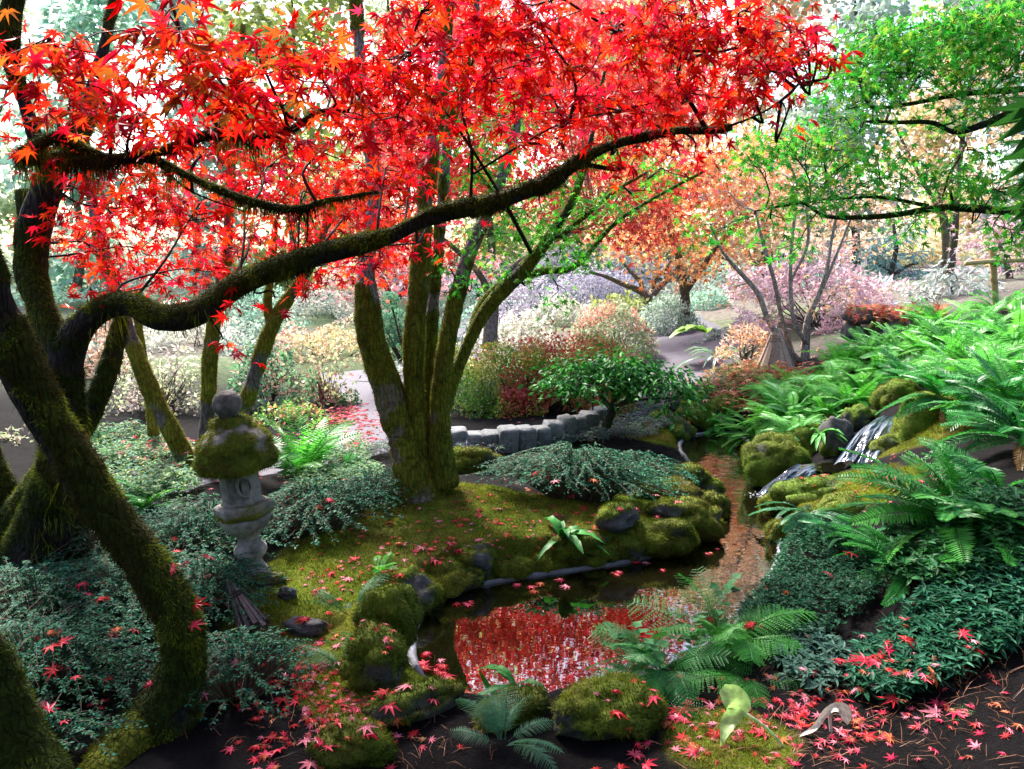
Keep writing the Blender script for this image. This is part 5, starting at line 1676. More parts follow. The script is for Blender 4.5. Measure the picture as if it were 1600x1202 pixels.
far_tree('orange_maple', 'apricot maple in the gap beyond the leaning mossy trunk', 60, 640, 11, [[(60, 640, 0, 14), (55, 580, 0, 10), (30, 500, 0, 6)]], [(20, 640, 0, 40, 60), (110, 560, 0, 60, 40), (170, 520, 0, 50, 30), (30, 560, 0, 40, 40)], ORANGE, .07, cov=.9, group=mid)
# conifer with cloud pads
far_tree('blue_pine', 'blue green pine with layered cloud pads beyond the laceleaf maple', 1400, 465, 16, [[(1395, 470, 0, 12), (1392, 430, 0, 10), (1400, 390, 0, 7), (1396, 350, 0, 5)], [(1394, 430, 0, 6), (1420, 415, 0, 5), (1435, 412, 0, 3)], [(1396, 425, 0, 6), (1365, 410, 0, 4)]],
         [(1375, 440, 0, 34, 9), (1420, 425, 0, 36, 9), (1385, 408, 0, 34, 9), (1425, 395, 0, 32, 9), (1390, 376, 0, 34, 10), (1420, 360, 0, 26, 9), (1360, 390, 0, 20, 8), (1400, 455, 0, 40, 9)], BLUE, .12, tmpl=LANCE, cov=5.0, spr=.25, tilt=.4)
far_tree('silver_grass_bush', 'silvery tufted bush above the stone wall', 1480, 480, 11, [[(1480, 480, 0, 8), (1485, 460, 0, 6), (1490, 440, 0, 4)]], [(1450, 460, 0, 45, 26), (1500, 450, 0, 50, 28), (1540, 460, 0, 40, 26), (1490, 425, 0, 40, 18)], ((.40, .46, .44), (.5, .52, .5), (.32, .38, .32), (.55, .52, .5)), .13, tmpl=LANCE, cov=4.5, spr=.2, tilt=.9)
far_tree('weeping_tree', 'grey weeping tree with trailing lavender twigs beyond the lawn', 930, 480, 20, [[(930, 480, 0, 10), (932, 430, 0, 8), (935, 380, 0, 5)]], [(860, 430, 0, 60, 40), (930, 420, 0, 70, 45), (990, 430, 0, 60, 40), (900, 400, 0, 80, 30)], ((.5, .46, .56), (.58, .56, .62), (.46, .5, .46)), .16, tmpl=LANCE, cov=3, spr=.3, tilt=1.2)

# belt of tall trees closing the garden
belt = 'tall trees closing the far side of the garden'
BG = [(-60, 26, 'pale green', ((.50, .58, .36), (.58, .62, .42), (.40, .52, .32))), (120, 22, 'mint', MINT), (300, 27, 'blue green', ((.34, .50, .44), (.44, .56, .52), (.28, .42, .38))), (450, 24, 'yellow green', YELG), (600, 30, 'pale green', ((.52, .60, .40), (.6, .64, .46))),
      (760, 27, 'lime', ((.46, .58, .22), (.54, .62, .30))), (900, 32, 'salmon', ((.72, .44, .34), (.74, .54, .42))), (1040, 26, 'lime gold', ((.54, .60, .26), (.60, .62, .32), (.46, .56, .22))), (1190, 30, 'peach', ((.74, .52, .36), (.74, .60, .46))), (1330, 25, 'silver green', ((.48, .58, .46), (.56, .62, .5), (.4, .52, .4))),
      (1470, 29, 'peach and lime', ((.74, .54, .32), (.6, .62, .34), (.72, .6, .44))), (1620, 24, 'grey green', SAGE), (1760, 28, 'pale green', ((.5, .58, .4), (.56, .6, .44))), (-250, 23, 'sage green', SAGE), (-460, 21, 'mint green', MINT)]
WORD = ['at the far corner past the dark trunks', 'above the twin trunk', 'behind the slender mossy stems', 'showing over the hanging moss', 'behind the five stemmed maple', 'over the top of the curved limb', 'behind the weeping tree', 'above the tip of the red crown', 'over the pale stemmed maple', 'behind the upper green branches', 'behind the tall orange maple', 'behind the bamboo rail', 'outermost beyond the fern slope', 'just outside the view past the corner trunk', 'well outside the view past the corner trunk']
for k, (px, Y, cn, pl) in enumerate(BG):
    h = rng.uniform(-20, 60)
    st = [[(px, 450, 0, 14), (px + 8, 380, 0, 12), (px - 6, 250, 0, 9), (px + 10, 100, 0, 6), (px, -80, 0, 3)], [(px, 300, 0, 7), (px + 50, 200, 0, 5), (px + 80, 110, 0, 3)], [(px, 250, 0, 7), (px - 50, 150, 0, 5), (px - 75, 60, 0, 3)]]
    bs = [(px + rng.uniform(-70, 70), y + rng.uniform(-20, 20), rng.uniform(-1.5, 1.5), rng.uniform(50, 95), rng.uniform(28, 50)) for y in (420, 400, 340, 300, 250, 200, 150, 100, 50, 10, -50, -110, -180)]
    far_tree('tall_tree', f'tall {cn} tree {WORD[k]}', px, 452, Y, st, bs, pl, .22, tmpl=DIAMW, cov=2.5, spr=.6, group=belt, bark=(.2, .17, .15), limit=2200)
for k, (px, py, Y, hw, hh, pl, lb) in enumerate(((720, 545, 12.5, 50, 50, MINT, 'mint bush at the foot of the soft red maple'), (800, 548, 11.5, 60, 45, WHITE, 'white flecked low bush before the lilac ones'), (760, 505, 17, 60, 50, SAGE, 'sage bush past the path behind the maple stems'),
        (980, 515, 15, 60, 45, YELG, 'yellow green bush between the clipped domes'), (1130, 560, 11, 50, 36, SAGE, 'grey green tuft bush beside the path bend'), (1180, 500, 15, 60, 60, PINK, 'rose bush behind the orange maple'), (420, 560, 11.5, 70, 45, SAGE, 'sage bush behind the dark pink tipped one'),
        (310, 560, 12, 80, 60, WHITE, 'white green bush between the slender mossy stems'), (210, 545, 14, 70, 60, ORANGE, 'apricot bush past the leaning mossy stem'), (1400, 485, 13, 70, 36, PINK, 'low rose bush beyond the stone wall'), (1480, 500, 12, 60, 30, MINT, 'low mint bush beyond the ferns'),
        (1100, 500, 18, 70, 50, WHITE, 'cream bush under the coral maple'), (850, 490, 20, 90, 50, MINT, 'mint bush far past the feathery ones'), (1440, 480, 15, 110, 34, LILAC, 'grey lilac low bush past the silvery tuft'), (1330, 470, 16, 90, 40, MINT, 'pale mint bush past the laceleaf maple'), (1560, 480, 14, 90, 34, SAGE, 'low sage bush under the mauve maple'), (1350, 500, 12, 50, 40, ORANGE, 'orange low bush between wall and laceleaf maple'), (130, 600, 10, 60, 70, SAGE, 'sage bush beyond the twin trunk'), (640, 600, 9.5, 50, 45, SAGE, 'sage bush in the gap of the five stems'), (700, 590, 9, 50, 60, YELG, 'yellow green bush just past the maple stems'))):
    bush('bed_bush', lb, 'bush', px, py, hw, hh, .07 if Y < 13 else .10, pl, Y=Y, cov=1.4, group='bushes of the beds past the path', seed=60 + k, stems=8)
hed = 'low bushes of the far beds'
for k, (px, py, Y, hw, hh, pl, lb) in enumerate(((60, 520, 20, 110, 60, MINT, 'mint bush in the far bed past the dark trunks'), (250, 500, 22, 120, 70, SAGE, 'sage bush in the far bed between the slender stems'), (420, 490, 24, 110, 60, MINT, 'frosty mint bush furthest back past the lantern'), (690, 490, 22, 80, 60, LILAC, 'lilac grey bush far behind the maple stems'),
                                                   (1140, 490, 20, 70, 60, MINT, 'mint bush behind the bare limbed tree'), (1170, 470, 24, 70, 60, DGRN, 'deep green bush shading the far hedge'), (1450, 470, 22, 100, 40, PINK, 'rose grass bed beyond the pine'), (780, 470, 27, 100, 60, SAGE, 'sage bush furthest back behind the weeping tree'), (1050, 465, 26, 90, 60, ((.12, .26, .16), (.2, .34, .22)), 'dark evergreen bush behind the bare limbs'), (600, 480, 28, 110, 60, PINK, 'pink bush furthest back between the stems'), (1330, 480, 19, 70, 50, SAGE, 'sage bush between the laceleaf maple and the pine'))):
    bush('far_bush', lb, 'bush', px, py, hw, hh, .15, pl, Y=Y, cov=1.2, group=hed, seed=30 + k, stems=6)
# ------------------------------------------------------------------ ferns
def frond_mesh(kind, seed, colr):
    g = np.random.default_rng(seed)
    n = {'sword': 26, 'lady': 20, 'maiden': 17, 'narrow': 38}[kind]
    parts = []
    sg = np.linspace(0, 1, 14)
    bend = g.uniform(.35, .6)
    curve = lambda s: np.stack([.03 * np.sin(s * 3 + seed), s * (1 - .12 * s), .30 * s - bend * s ** 2], -1)
    ax = curve(sg)
    V, T = tube(ax, np.linspace(.006, .0018, 14), .05, 3, cap=False)
    parts.append((V, T, np.tile(np.array(colr) * .7, (len(V), 1))))
    for k in range(n):
        s = .12 + .88 * (k + .5) / n
        p = curve(np.array([s]))[0]
        tg = nrm(curve(np.array([s + .01]))[0] - p)
        prof = math.sin(math.pi * min(1, (s - .04) * .86 + .12)) ** .8
        L = {'sword': .19, 'lady': .21, 'maiden': .25, 'narrow': .115}[kind] * prof * g.uniform(.88, 1.1) + .012
        for sd in (-1, 1):
            side = np.array([sd, 0, 0]) * 1.0
            d = nrm(side + tg * (.35 if kind != 'maiden' else .55) + np.array([0, 0, -.18]) + g.normal(0, .06, 3))
            up = nrm(np.cross(side, tg) * sd * -1 + np.array([0, 0, .6]))
            cj = np.array(colr) * g.uniform(.75, 1.25)
            if kind in ('sword', 'narrow'):
                w = .024 if kind == 'sword' else .021
                rr = frames(d[None], up[None])[0]
                tv = np.array([[0, 0, 0], [-w / 2, L * .2, .004], [w / 2, L * .2, .004], [-w * .4, L * .6, -.003], [w * .4, L * .6, -.003], [0, L, -.02], [0, L * .4, -.004]])
                tt = np.array([[0, 6, 1], [0, 2, 6], [1, 6, 3], [2, 4, 6], [6, 5, 3], [6, 4, 5]])
                parts.append((tv @ rr.T + p, tt, np.tile(cj, (7, 1))))
            else:
                m = 10 if kind == 'lady' else 9
                pv = []
                for j in range(m):
                    f = (j + .6) / m
                    q = p + d * L * f + np.array([0, 0, -.10 * L * f * f])
                    ll = L * .115 * (1 - f * .7) + .003
                    if kind == 'maiden':
                        ll = .025 * (1 - .4 * f)
                    for s2 in (-1, 1):
                        e = nrm(np.cross(up, d) * s2 + d * .7)
                        ww = ll * (.6 if kind == 'lady' else .78)
                        rr = frames(e[None], up[None])[0]
                        tv = np.array([[0, 0, 0], [-ww / 2, ll * .5, .002], [ww / 2, ll * .5, .002], [0, ll, -.003]])
                        parts.append((tv @ rr.T + q, np.array([[0, 2, 1], [1, 2, 3]]), np.tile(cj * g.uniform(.85, 1.15), (4, 1))))
                rr = frames(d[None], up[None])[0]
                w = .004
                parts.append((np.array([[-w / 2, 0, 0], [w / 2, 0, 0], [0, L, -.10 * L]]) @ rr.T + p, np.array([[0, 1, 2]]), np.tile(cj * .7, (3, 1))))
    v, t, c = join(parts)
    return mesh('frond', v, t, M_FERN, c, smooth=False)


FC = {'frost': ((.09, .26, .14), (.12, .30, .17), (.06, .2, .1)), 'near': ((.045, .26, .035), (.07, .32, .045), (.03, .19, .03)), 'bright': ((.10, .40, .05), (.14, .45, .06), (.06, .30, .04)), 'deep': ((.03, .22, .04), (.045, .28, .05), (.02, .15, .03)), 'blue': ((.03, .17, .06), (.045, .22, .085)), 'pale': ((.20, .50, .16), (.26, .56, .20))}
FM = {}


def fern(label, base, n, L, kind='sword', tone='bright', az=None, el=(.15, .95), group='ferns on the bank', cat='fern', name='fern', lj=.25, twist=.3):
    base = np.asarray(base, float)
    t = thing(name, label, cat, base, group)
    key = (kind, tone)
    if key not in FM:
        FM[key] = [frond_mesh(kind, 3 * i + len(FM) * 17, FC[tone][i % len(FC[tone])]) for i in range(4)]
    for k in range(n):
        a = rng.uniform(*(az if az else (0, 2 * math.pi)))
        e = rng.uniform(*el)
        d = np.array([math.cos(a) * math.cos(e), math.sin(a) * math.cos(e), math.sin(e)])
        up = np.array([0, 0, 1.0]) + rng.normal(0, twist, 3) * [1, 1, 0]
        rr = frames(d[None], up[None])[0]
        if rng.random() < .035:                         # an old frond, browned and sunk
            old = ('old', kind)
            if old not in FM:
                FM[old] = [frond_mesh(kind, 5, (.22, .12, .04))]
            inst('frond', FM[old][0], base, frames(np.array([[math.cos(a), math.sin(a), rng.uniform(-.3, .1)]]), up[None])[0], L * .85, t)
            continue
        inst('frond', FM[key][int(rng.integers(0, 4))], base + np.array([math.cos(a), math.sin(a), 0]) * .02, rr, L * (1 + rng.normal(0, lj * .5)), t)
    return t


def on(px, py):
    return G(px, py)


# the fern slope above the stream
slope = [(1185, 690, .42, 'bright', 'fern drooping over the far pond edge, next to the red leaf bed'), (1225, 665, .46, 'bright', 'bright fern spilling towards the stream mouth'), (1245, 690, .40, 'pale', 'pale fern hanging over the mossy rock at the stream mouth'),
         (1290, 655, .36, 'bright', 'bright fern crowding the upper fall'), (1255, 625, .46, 'bright', 'fern below the orange maple foot'), (1300, 615, .5, 'pale', 'pale tipped fern in the middle of the slope'), (1350, 618, .36, 'bright', 'fern just above the head of the fall'),
         (1320, 580, .48, 'bright', 'fern on the slope straight below the stone wall'), (1370, 590, .5, 'bright', 'fern on the slope behind the moss capped rock'), (1410, 565, .5, 'pale', 'pale fern under the far end of the stone wall'), (1470, 585, .42, 'bright', 'fern above the great mossy boulder'),
         (1420, 605, .34, 'deep', 'darker fern tucked beside the moss capped rock'), (1490, 560, .52, 'bright', 'fern below the bamboo post'), (1530, 590, .5, 'bright', 'fern between the bamboo post and the soil slope'), (1540, 530, .5, 'pale', 'pale fern at the crest of the slope'), (1590, 550, .52, 'bright', 'fern cut by the frame edge near the crest'),
         (1470, 530, .48, 'bright', 'fern on the crest near the silvery bush'), (1575, 640, .5, 'deep', 'dark fern hanging over the soil slope'), (1600, 700, .5, 'deep', 'dark fern lowest at the frame edge'), (1530, 650, .48, 'deep', 'dark fern over the mossy shoulder of rock'), (1600, 600, .5, 'bright', 'fern in the thick of the slope by the frame edge'),
         (1120, 672, .3, 'bright', 'small fern dipping to the water at the head of the pond'), (1210, 620, .4, 'bright', 'fern beside the red leaf bed'), (1560, 490, .46, 'bright', 'fern behind the bamboo post foot'), (1430, 540, .44, 'bright', 'fern overlapping the stone wall')]
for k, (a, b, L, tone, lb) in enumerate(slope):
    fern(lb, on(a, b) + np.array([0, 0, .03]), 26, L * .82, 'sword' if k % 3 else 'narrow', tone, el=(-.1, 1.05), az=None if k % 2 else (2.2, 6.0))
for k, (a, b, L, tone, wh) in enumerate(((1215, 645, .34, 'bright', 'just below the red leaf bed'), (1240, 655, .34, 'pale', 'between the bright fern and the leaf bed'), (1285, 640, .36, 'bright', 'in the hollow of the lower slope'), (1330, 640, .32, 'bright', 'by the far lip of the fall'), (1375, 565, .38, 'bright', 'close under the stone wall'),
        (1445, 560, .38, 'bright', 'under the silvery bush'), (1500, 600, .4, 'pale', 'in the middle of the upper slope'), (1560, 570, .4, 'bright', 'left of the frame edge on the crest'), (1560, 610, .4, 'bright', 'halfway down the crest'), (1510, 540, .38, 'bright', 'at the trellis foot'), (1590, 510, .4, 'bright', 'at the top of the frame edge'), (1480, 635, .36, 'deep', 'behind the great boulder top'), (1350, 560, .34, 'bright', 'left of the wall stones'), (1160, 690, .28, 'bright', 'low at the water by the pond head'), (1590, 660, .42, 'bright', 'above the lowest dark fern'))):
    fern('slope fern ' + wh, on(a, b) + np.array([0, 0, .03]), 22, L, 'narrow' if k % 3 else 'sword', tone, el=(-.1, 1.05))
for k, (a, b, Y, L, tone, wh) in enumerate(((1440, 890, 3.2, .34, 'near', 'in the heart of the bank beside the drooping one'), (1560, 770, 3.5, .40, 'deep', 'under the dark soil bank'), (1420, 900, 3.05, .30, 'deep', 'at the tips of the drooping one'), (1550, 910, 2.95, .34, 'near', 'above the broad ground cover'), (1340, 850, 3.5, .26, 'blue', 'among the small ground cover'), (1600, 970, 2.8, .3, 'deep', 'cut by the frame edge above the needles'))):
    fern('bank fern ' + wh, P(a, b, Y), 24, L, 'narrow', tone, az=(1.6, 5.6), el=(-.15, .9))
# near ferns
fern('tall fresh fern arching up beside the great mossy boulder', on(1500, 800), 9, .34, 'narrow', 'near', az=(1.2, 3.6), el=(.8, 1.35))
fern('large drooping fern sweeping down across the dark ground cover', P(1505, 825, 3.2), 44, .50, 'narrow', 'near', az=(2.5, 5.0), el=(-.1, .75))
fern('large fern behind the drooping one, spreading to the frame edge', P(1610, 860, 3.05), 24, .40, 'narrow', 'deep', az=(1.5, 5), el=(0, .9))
fern('fern hanging its tips over the ruffled water at the lower cascade', P(1262, 800, 3.9), 20, .26, 'narrow', 'blue', az=(2.4, 5.8), el=(-.6, .5))
fern('maidenhair fern leaning over the near pond between the water and the soil', P(1130, 1010, 2.85), 40, .30, 'maiden', 'near', az=(0, 6.28), el=(-.1, 1.0))
fern('maidenhair fern beside the big dark boulder at the near water', P(1040, 1050, 2.7), 24, .26, 'maiden', 'deep', az=(1.2, 5.6), el=(-.2, .9))
fern('maidenhair fern trailing over the broken pale leaf', P(1170, 1060, 2.65), 22, .24, 'maiden', 'near', az=(2.6, 5.8), el=(-.6, .5))
fern('frosty fern under a red leaf at the bottom edge', on(785, 1185) + np.array([0, 0, .05]), 15, .2, 'lady', 'frost', el=(.15, .8))
fern('fern pair low on the near soil in the bottom corner', P(1640, 1130, 2.3), 12, .40, 'lady', 'deep', az=(2.3, 4.2), el=(-.15, .5))
fern('fern leaning in above the one in the bottom corner', P(1640, 1060, 2.5), 8, .36, 'lady', 'deep', az=(2.6, 3.9), el=(-.1, .4))
fern('small frosty fern on the moss behind the upright rim stone', on(550, 960), 9, .20, 'lady', 'blue', el=(.1, .9))
fern('narrow fern beside the tall moss hummock', on(545, 1050), 8, .22, 'lady', 'blue', az=(.5, 4.0), el=(.3, 1.1))
fern('tiny yellow green fern alone on the moss bank', on(590, 893), 9, .13, 'sword', 'bright', el=(.2, 1.2))
fern('tall sword fern upright behind the lantern roof', on(470, 752), 18, .52, 'sword', 'bright', el=(.7, 1.4))
fern('low sword fern at the foot of the slender mossy stems', on(250, 790), 12, .34, 'sword', 'deep', el=(.2, 1.0))
fern('dark tufted fern by the leaf strewn path', on(530, 742), 10, .24, 'sword', 'deep', el=(.5, 1.3))
fern('fern tips at the end of the near trunk row', on(215, 800), 9, .26, 'sword', 'bright', el=(.2, 1.0))
fern('thin pale fern trailing by the near boulder at the bottom edge', P(1000, 1180, 2.3), 7, .22, 'maiden', 'pale', az=(0, 3), el=(.0, .6))

# ------------------------------------------------------------------ strap leaved ferns
def strap_plant(label, base, n, L, az=(0, 6.28), colr=(.035, .18, .03), w=.16):
    t = thing('strap_fern', label, 'fern', base)
    s = np.linspace(0, 1, 9)
    for k in range(n):
        a = rng.uniform(*az)
        e = rng.uniform(.3, 1.2)
        ax = np.stack([0 * s, s * math.cos(e) + .12 * s * s, s * math.sin(e) - .65 * s ** 2], -1)
        wd = w * np.sin(np.pi * (s * .86 + .12)) ** .7
        V = np.concatenate([ax + np.stack([-wd / 2, 0 * s, .03 + .02 * np.sin(s * 18)], -1), ax, ax + np.stack([wd / 2, 0 * s, .03 + .02 * np.cos(s * 17)], -1)])
        i = np.arange(8)
        T = np.concatenate([np.stack([o + i, o + i + 1, o + 9 + i + 1], -1) for o in (0, 9)] + [np.stack([o + i, o + 9 + i + 1, o + 9 + i], -1) for o in (0, 9)])
        W = (V * L * rng.uniform(.7, 1.1)) @ rotz(a - math.pi / 2).T + base
        mk('frond', W, T, M_GLOSSY, t, np.tile(np.array(colr) * rng.uniform(.7, 1.3), (len(W), 1)))


strap_plant('strap leaved fern with wavy glossy fronds on the mossy kerb', on(878, 858) + np.array([0, 0, .05]), 20, .26, w=.2)
strap_plant('few long strap leaves arching from the near pond boulder', P(805, 1075, 2.72), 6, .22)
strap_plant('strap leaved fern hanging beside the upper fall', P(1280, 680, 5.2), 8, .22, az=(3.3, 6.0), colr=(.10, .34, .07))
strap_plant('strap leaved fern among the pale ferns above the fall', P(1335, 655, 5.5), 8, .2, az=(3.0, 6.0), colr=(.14, .38, .09))
t = strap_plant('blue grey tuft of strap leaves at the foot of the pale bush by the path', P(1120, 560, 9.5), 22, .5, colr=(.3, .42, .36), w=.08)
strap_plant('tuft of big lime leaves beside the far path bend', P(1100, 520, 10), 5, .5, colr=(.26, .45, .1), w=.5)

# ------------------------------------------------------------------ ground cover
def cover(name, poly, n, h, leaf, palette, lw=1.0, tmpl=LANCE, whorl=5, mat=None):
    pts = np.array([G(a, b)[:2] for a, b in poly])
    lo, hi = pts.min(0), pts.max(0)
    q = rng.uniform(lo, hi, (n * 4, 2))
    A, B = pts, np.roll(pts, -1, 0)
    c = ((A[None, :, 1] > q[:, None, 1]) != (B[None, :, 1] > q[:, None, 1]))
    xi = A[None, :, 0] + (q[:, None, 1] - A[None, :, 1]) / (B - A)[None, :, 1] * (B - A)[None, :, 0]
    q = q[((c & (q[:, None, 0] < xi)).sum(1) % 2) == 1][:n]
    q = q[sdist(q) < .0]
    z = height(q)
    n = len(q)
    hh = h * rng.uniform(.35, 1.1, n) * (.5 + fbm(np.column_stack([q * 3, z]), 2))
    P_, D_, N_ = [], [], []
    ph = rng.uniform(0, 6.28, n)
    for k in range(whorl):
        a = ph + k * 2 * math.pi / whorl + rng.normal(0, .2, n)
        P_.append(np.column_stack([q, z + hh * rng.uniform(.75, 1, n)]))
        D_.append(np.column_stack([np.cos(a), np.sin(a), rng.normal(.1, .3, n)]))
        N_.append(np.array([0, 0, 1.0]) + rng.normal(0, .25, (n, 3)))
    p = np.concatenate(P_)
    s = leaf * (1 + rng.normal(0, .22, (len(p), 1))) * np.array([[lw, 1, 1]])
    v, t, cc = scatter(*tmpl, p, frames(np.concatenate(D_), np.concatenate(N_)), s, pal(palette, len(p), .25))
    sv = []
    top = np.column_stack([q, z + hh])
    bs = np.column_stack([q + rng.normal(0, .01, (n, 2)), z])
    sd_ = nrm(rng.normal(0, 1, (n, 3))) * .0012
    v2 = np.stack([bs - sd_, bs + sd_, top], 1).reshape(-1, 3)
    v, t, cc = join([(v, t, cc), (v2, np.arange(n * 3).reshape(-1, 3), np.tile((.04, .05, .02), (n * 3, 1)))])
    props(mk(name, v, t, mat or M_SHRUB, None, cc, smooth=False), kind='stuff')


cover('ground_cover', [(1330, 1090), (1340, 1020), (1420, 960), (1500, 900), (1600, 860), (1640, 960), (1600, 1010), (1480, 1070), (1400, 1110)], 700, .07, .040, ((.025, .12, .065), (.038, .16, .09), (.016, .085, .04)), lw=1.15, whorl=6)
cover('ground_cover', [(1130, 985), (1150, 900), (1215, 850), (1290, 830), (1350, 860), (1380, 930), (1320, 990), (1250, 1010), (1180, 1020)], 2400, .07, .022, ((.015, .085, .04), (.028, .12, .058), (.009, .055, .024)), lw=1.5)
cover('ground_cover', [(1200, 1000), (1300, 1000), (1350, 1060), (1280, 1090), (1210, 1060)], 200, .06, .035, ((.07, .16, .12), (.05, .12, .09)), lw=1.3)
cover('ground_cover', [(1380, 860), (1450, 820), (1640, 800), (1640, 900), (1480, 940), (1380, 930)], 800, .12, .036, ((.03, .13, .05), (.05, .18, .06), (.02, .09, .03)), lw=1.4)
cover('ground_cover', [(920, 1010), (960, 960), (1100, 955), (1150, 1010), (1050, 1070), (960, 1090)], 150, .22, .04, ((.06, .2, .07), (.1, .26, .1)), lw=2.2, tmpl=OVAL, whorl=3)
cover('ground_cover', [(560, 720), (700, 725), (830, 705), (1000, 690), (1060, 672), (1000, 660), (820, 690), (700, 712), (560, 705)], 900, .10, .05, ((.12, .2, .14), (.2, .26, .22), (.16, .14, .22)), lw=.6)
cover('ground_cover', [(440, 760), (440, 720), (560, 700), (600, 760), (560, 790), (480, 800)], 900, .14, .03, ((.08, .22, .1), (.14, .28, .14), (.2, .3, .12)), lw=1.4)
cover('ground_cover', [(120, 700), (250, 690), (330, 730), (300, 800), (140, 800)], 1400, .16, .035, ((.06, .18, .1), (.1, .24, .12), (.22, .3, .1)), lw=1.5)
cover('ground_cover', [(1080, 640), (1110, 590), (1200, 575), (1260, 600), (1190, 650), (1130, 660)], 700, .14, .04, ((.2, .3, .08), (.5, .2, .1), (.4, .34, .1), (.14, .24, .08)), lw=1.3)

# ------------------------------------------------------------------ pale fallen arum leaf, withered leaf
def blade(name, label, cat, axis_, width, colr, mat, stalk=None, scol=None, cup=.25):
    ax = catmull(np.array(axis_), 22)
    tg = nrm(np.gradient(ax, axis=0))
    view = nrm(CAM - ax.mean(0))
    sd = nrm(np.cross(tg, view))
    s = np.linspace(0, 1, 22)
    w = np.interp(s, [0, .1, .35, .6, 1], [0.02, .5, 1, .75, .0]) * width if not callable(width) else width(s)
    u = np.linspace(-1, 1, 7)
    nn_ = np.cross(sd, tg)
    V = ax[:, None] + sd[:, None] * (u[None, :, None] * w[:, None, None] / 2) + nn_[:, None] * ((u ** 2)[None, :, None] * w[:, None, None] * cup + .006 * np.sin(s * 14)[:, None, None] * u[None, :, None])
    V = V.reshape(-1, 3)
    i = (np.arange(21)[:, None] * 7 + np.arange(6)[None]).ravel()
    T = np.concatenate([np.stack([i, i + 1, i + 8], -1), np.stack([i, i + 8, i + 7], -1)])
    t = thing(name, label, cat, ax[0])
    cc = np.array(colr) * (.8 + .4 * fbm(V * 40, 2))[:, None] * np.where(np.abs(np.tile(u, 22)) < .2, 1.25, 1)[:, None]
    mk('blade', V, T, mat, t, cc)
    if stalk is not None:
        v, tt_ = tube(catmull(np.array(stalk), 10), np.linspace(.005, .004, 10), .02, 7)
        mk('stalk', v, tt_, mat, t, np.tile(scol, (len(v), 1)))
    return t


blade('arum_leaf', 'broken pale green arrow shaped leaf propped among red leaves and soil', 'leaf', [P(1128, 1075, 2.32), P(1150, 1095, 2.30), P(1152, 1112, 2.30), P(1138, 1130, 2.28), P(1125, 1168, 2.22)],
      lambda s: np.interp(s, [0, .12, .3, .5, .62, .8, 1], [.03, .075, .082, .04, .055, .045, 0]), (.40, .58, .22), M_GREEN, [P(1158, 1112, 2.29), P(1185, 1128, 2.26), P(1210, 1150, 2.24), P(1228, 1172, 2.22)], (.42, .55, .32), cup=.2)
blade('withered_leaf', 'cream coloured withered leaf folded over its standing stalk', 'leaf', [P(1248, 1150, 2.25), P(1272, 1138, 2.26), P(1292, 1112, 2.28), P(1308, 1105, 2.28), P(1320, 1112, 2.27), P(1325, 1132, 2.26)],
      lambda s: np.interp(s, [0, .2, .5, .75, .9, 1], [.006, .016, .022, .04, .03, .004]), (.62, .56, .44), M_FALLEN, [P(1296, 1110, 2.28), P(1299, 1150, 2.27), P(1304, 1192, 2.26)], (.6, .54, .46), cup=.3)

# ------------------------------------------------------------------ pine needles on the bare soil
pts = []
zones = [((1400, 1120), .55, 170), ((1520, 1090), .4, 110), ((1300, 1150), .35, 150), ((480, 1150), .35, 60), ((700, 1180), .3, 60), ((1150, 1170), .3, 90), ((1560, 1030), .3, 110)]
vs = []
for (c, r_, n) in zones:
    g_ = G(*c)[:2]
    q = g_ + rng.normal(0, r_ * .5, (n, 2))
    q = q[sdist(q) < -.03]
    a = rng.uniform(0, 6.28, len(q))
    L = rng.uniform(.03, .09, len(q))
    e = q + np.column_stack([np.cos(a), np.sin(a)]) * L[:, None]
    p0 = np.column_stack([q, height(q) + .006])
    p1 = np.column_stack([e, height(e) + rng.uniform(.004, .03, len(q))])
    sd_ = np.column_stack([-np.sin(a), np.cos(a), 0 * a]) * .0007
    md = (p0 + p1) / 2 + np.column_stack([rng.normal(0, .006, (len(q), 2)), np.full(len(q), .006)])
    V = np.stack([p0 - sd_, p0 + sd_, md - sd_, md + sd_, p1], 1).reshape(-1, 3)
    T = (np.array([[0, 1, 3], [0, 3, 2], [2, 3, 4]])[None] + (np.arange(len(q)) * 5)[:, None, None]).reshape(-1, 3)
    vs.append((V, T, np.repeat(pal(((.20, .07, .03), (.14, .05, .02), (.26, .11, .05)), len(q), .2), 5, axis=0)))
v, tt_, cc = join(vs)
props(mk('pine_needle_litter', v, tt_, M_FALLEN, None, cc), kind='stuff')

# ------------------------------------------------------------------ fallen maple leaves
FP = ((.60, .02, .05), (.56, .025, .03), (.66, .08, .13), (.52, .015, .06), (.64, .18, .24), (.45, .02, .02), (.55, .14, .05))  # leaf reds, tinted pinker for the sheen of the sky on them
FMESH = [mesh('fallen_leaf', *MAPLE[k % 4], M_FALLEN, np.tile(FP[k % len(FP)], (len(MAPLE[k % 4][0]), 1)), smooth=False) for k in range(14)]
dg = bpy.context.evaluated_depsgraph_get
bpy.context.view_layer.update()
DG = bpy.context.evaluated_depsgraph_get()
small, nleaf = [], 0


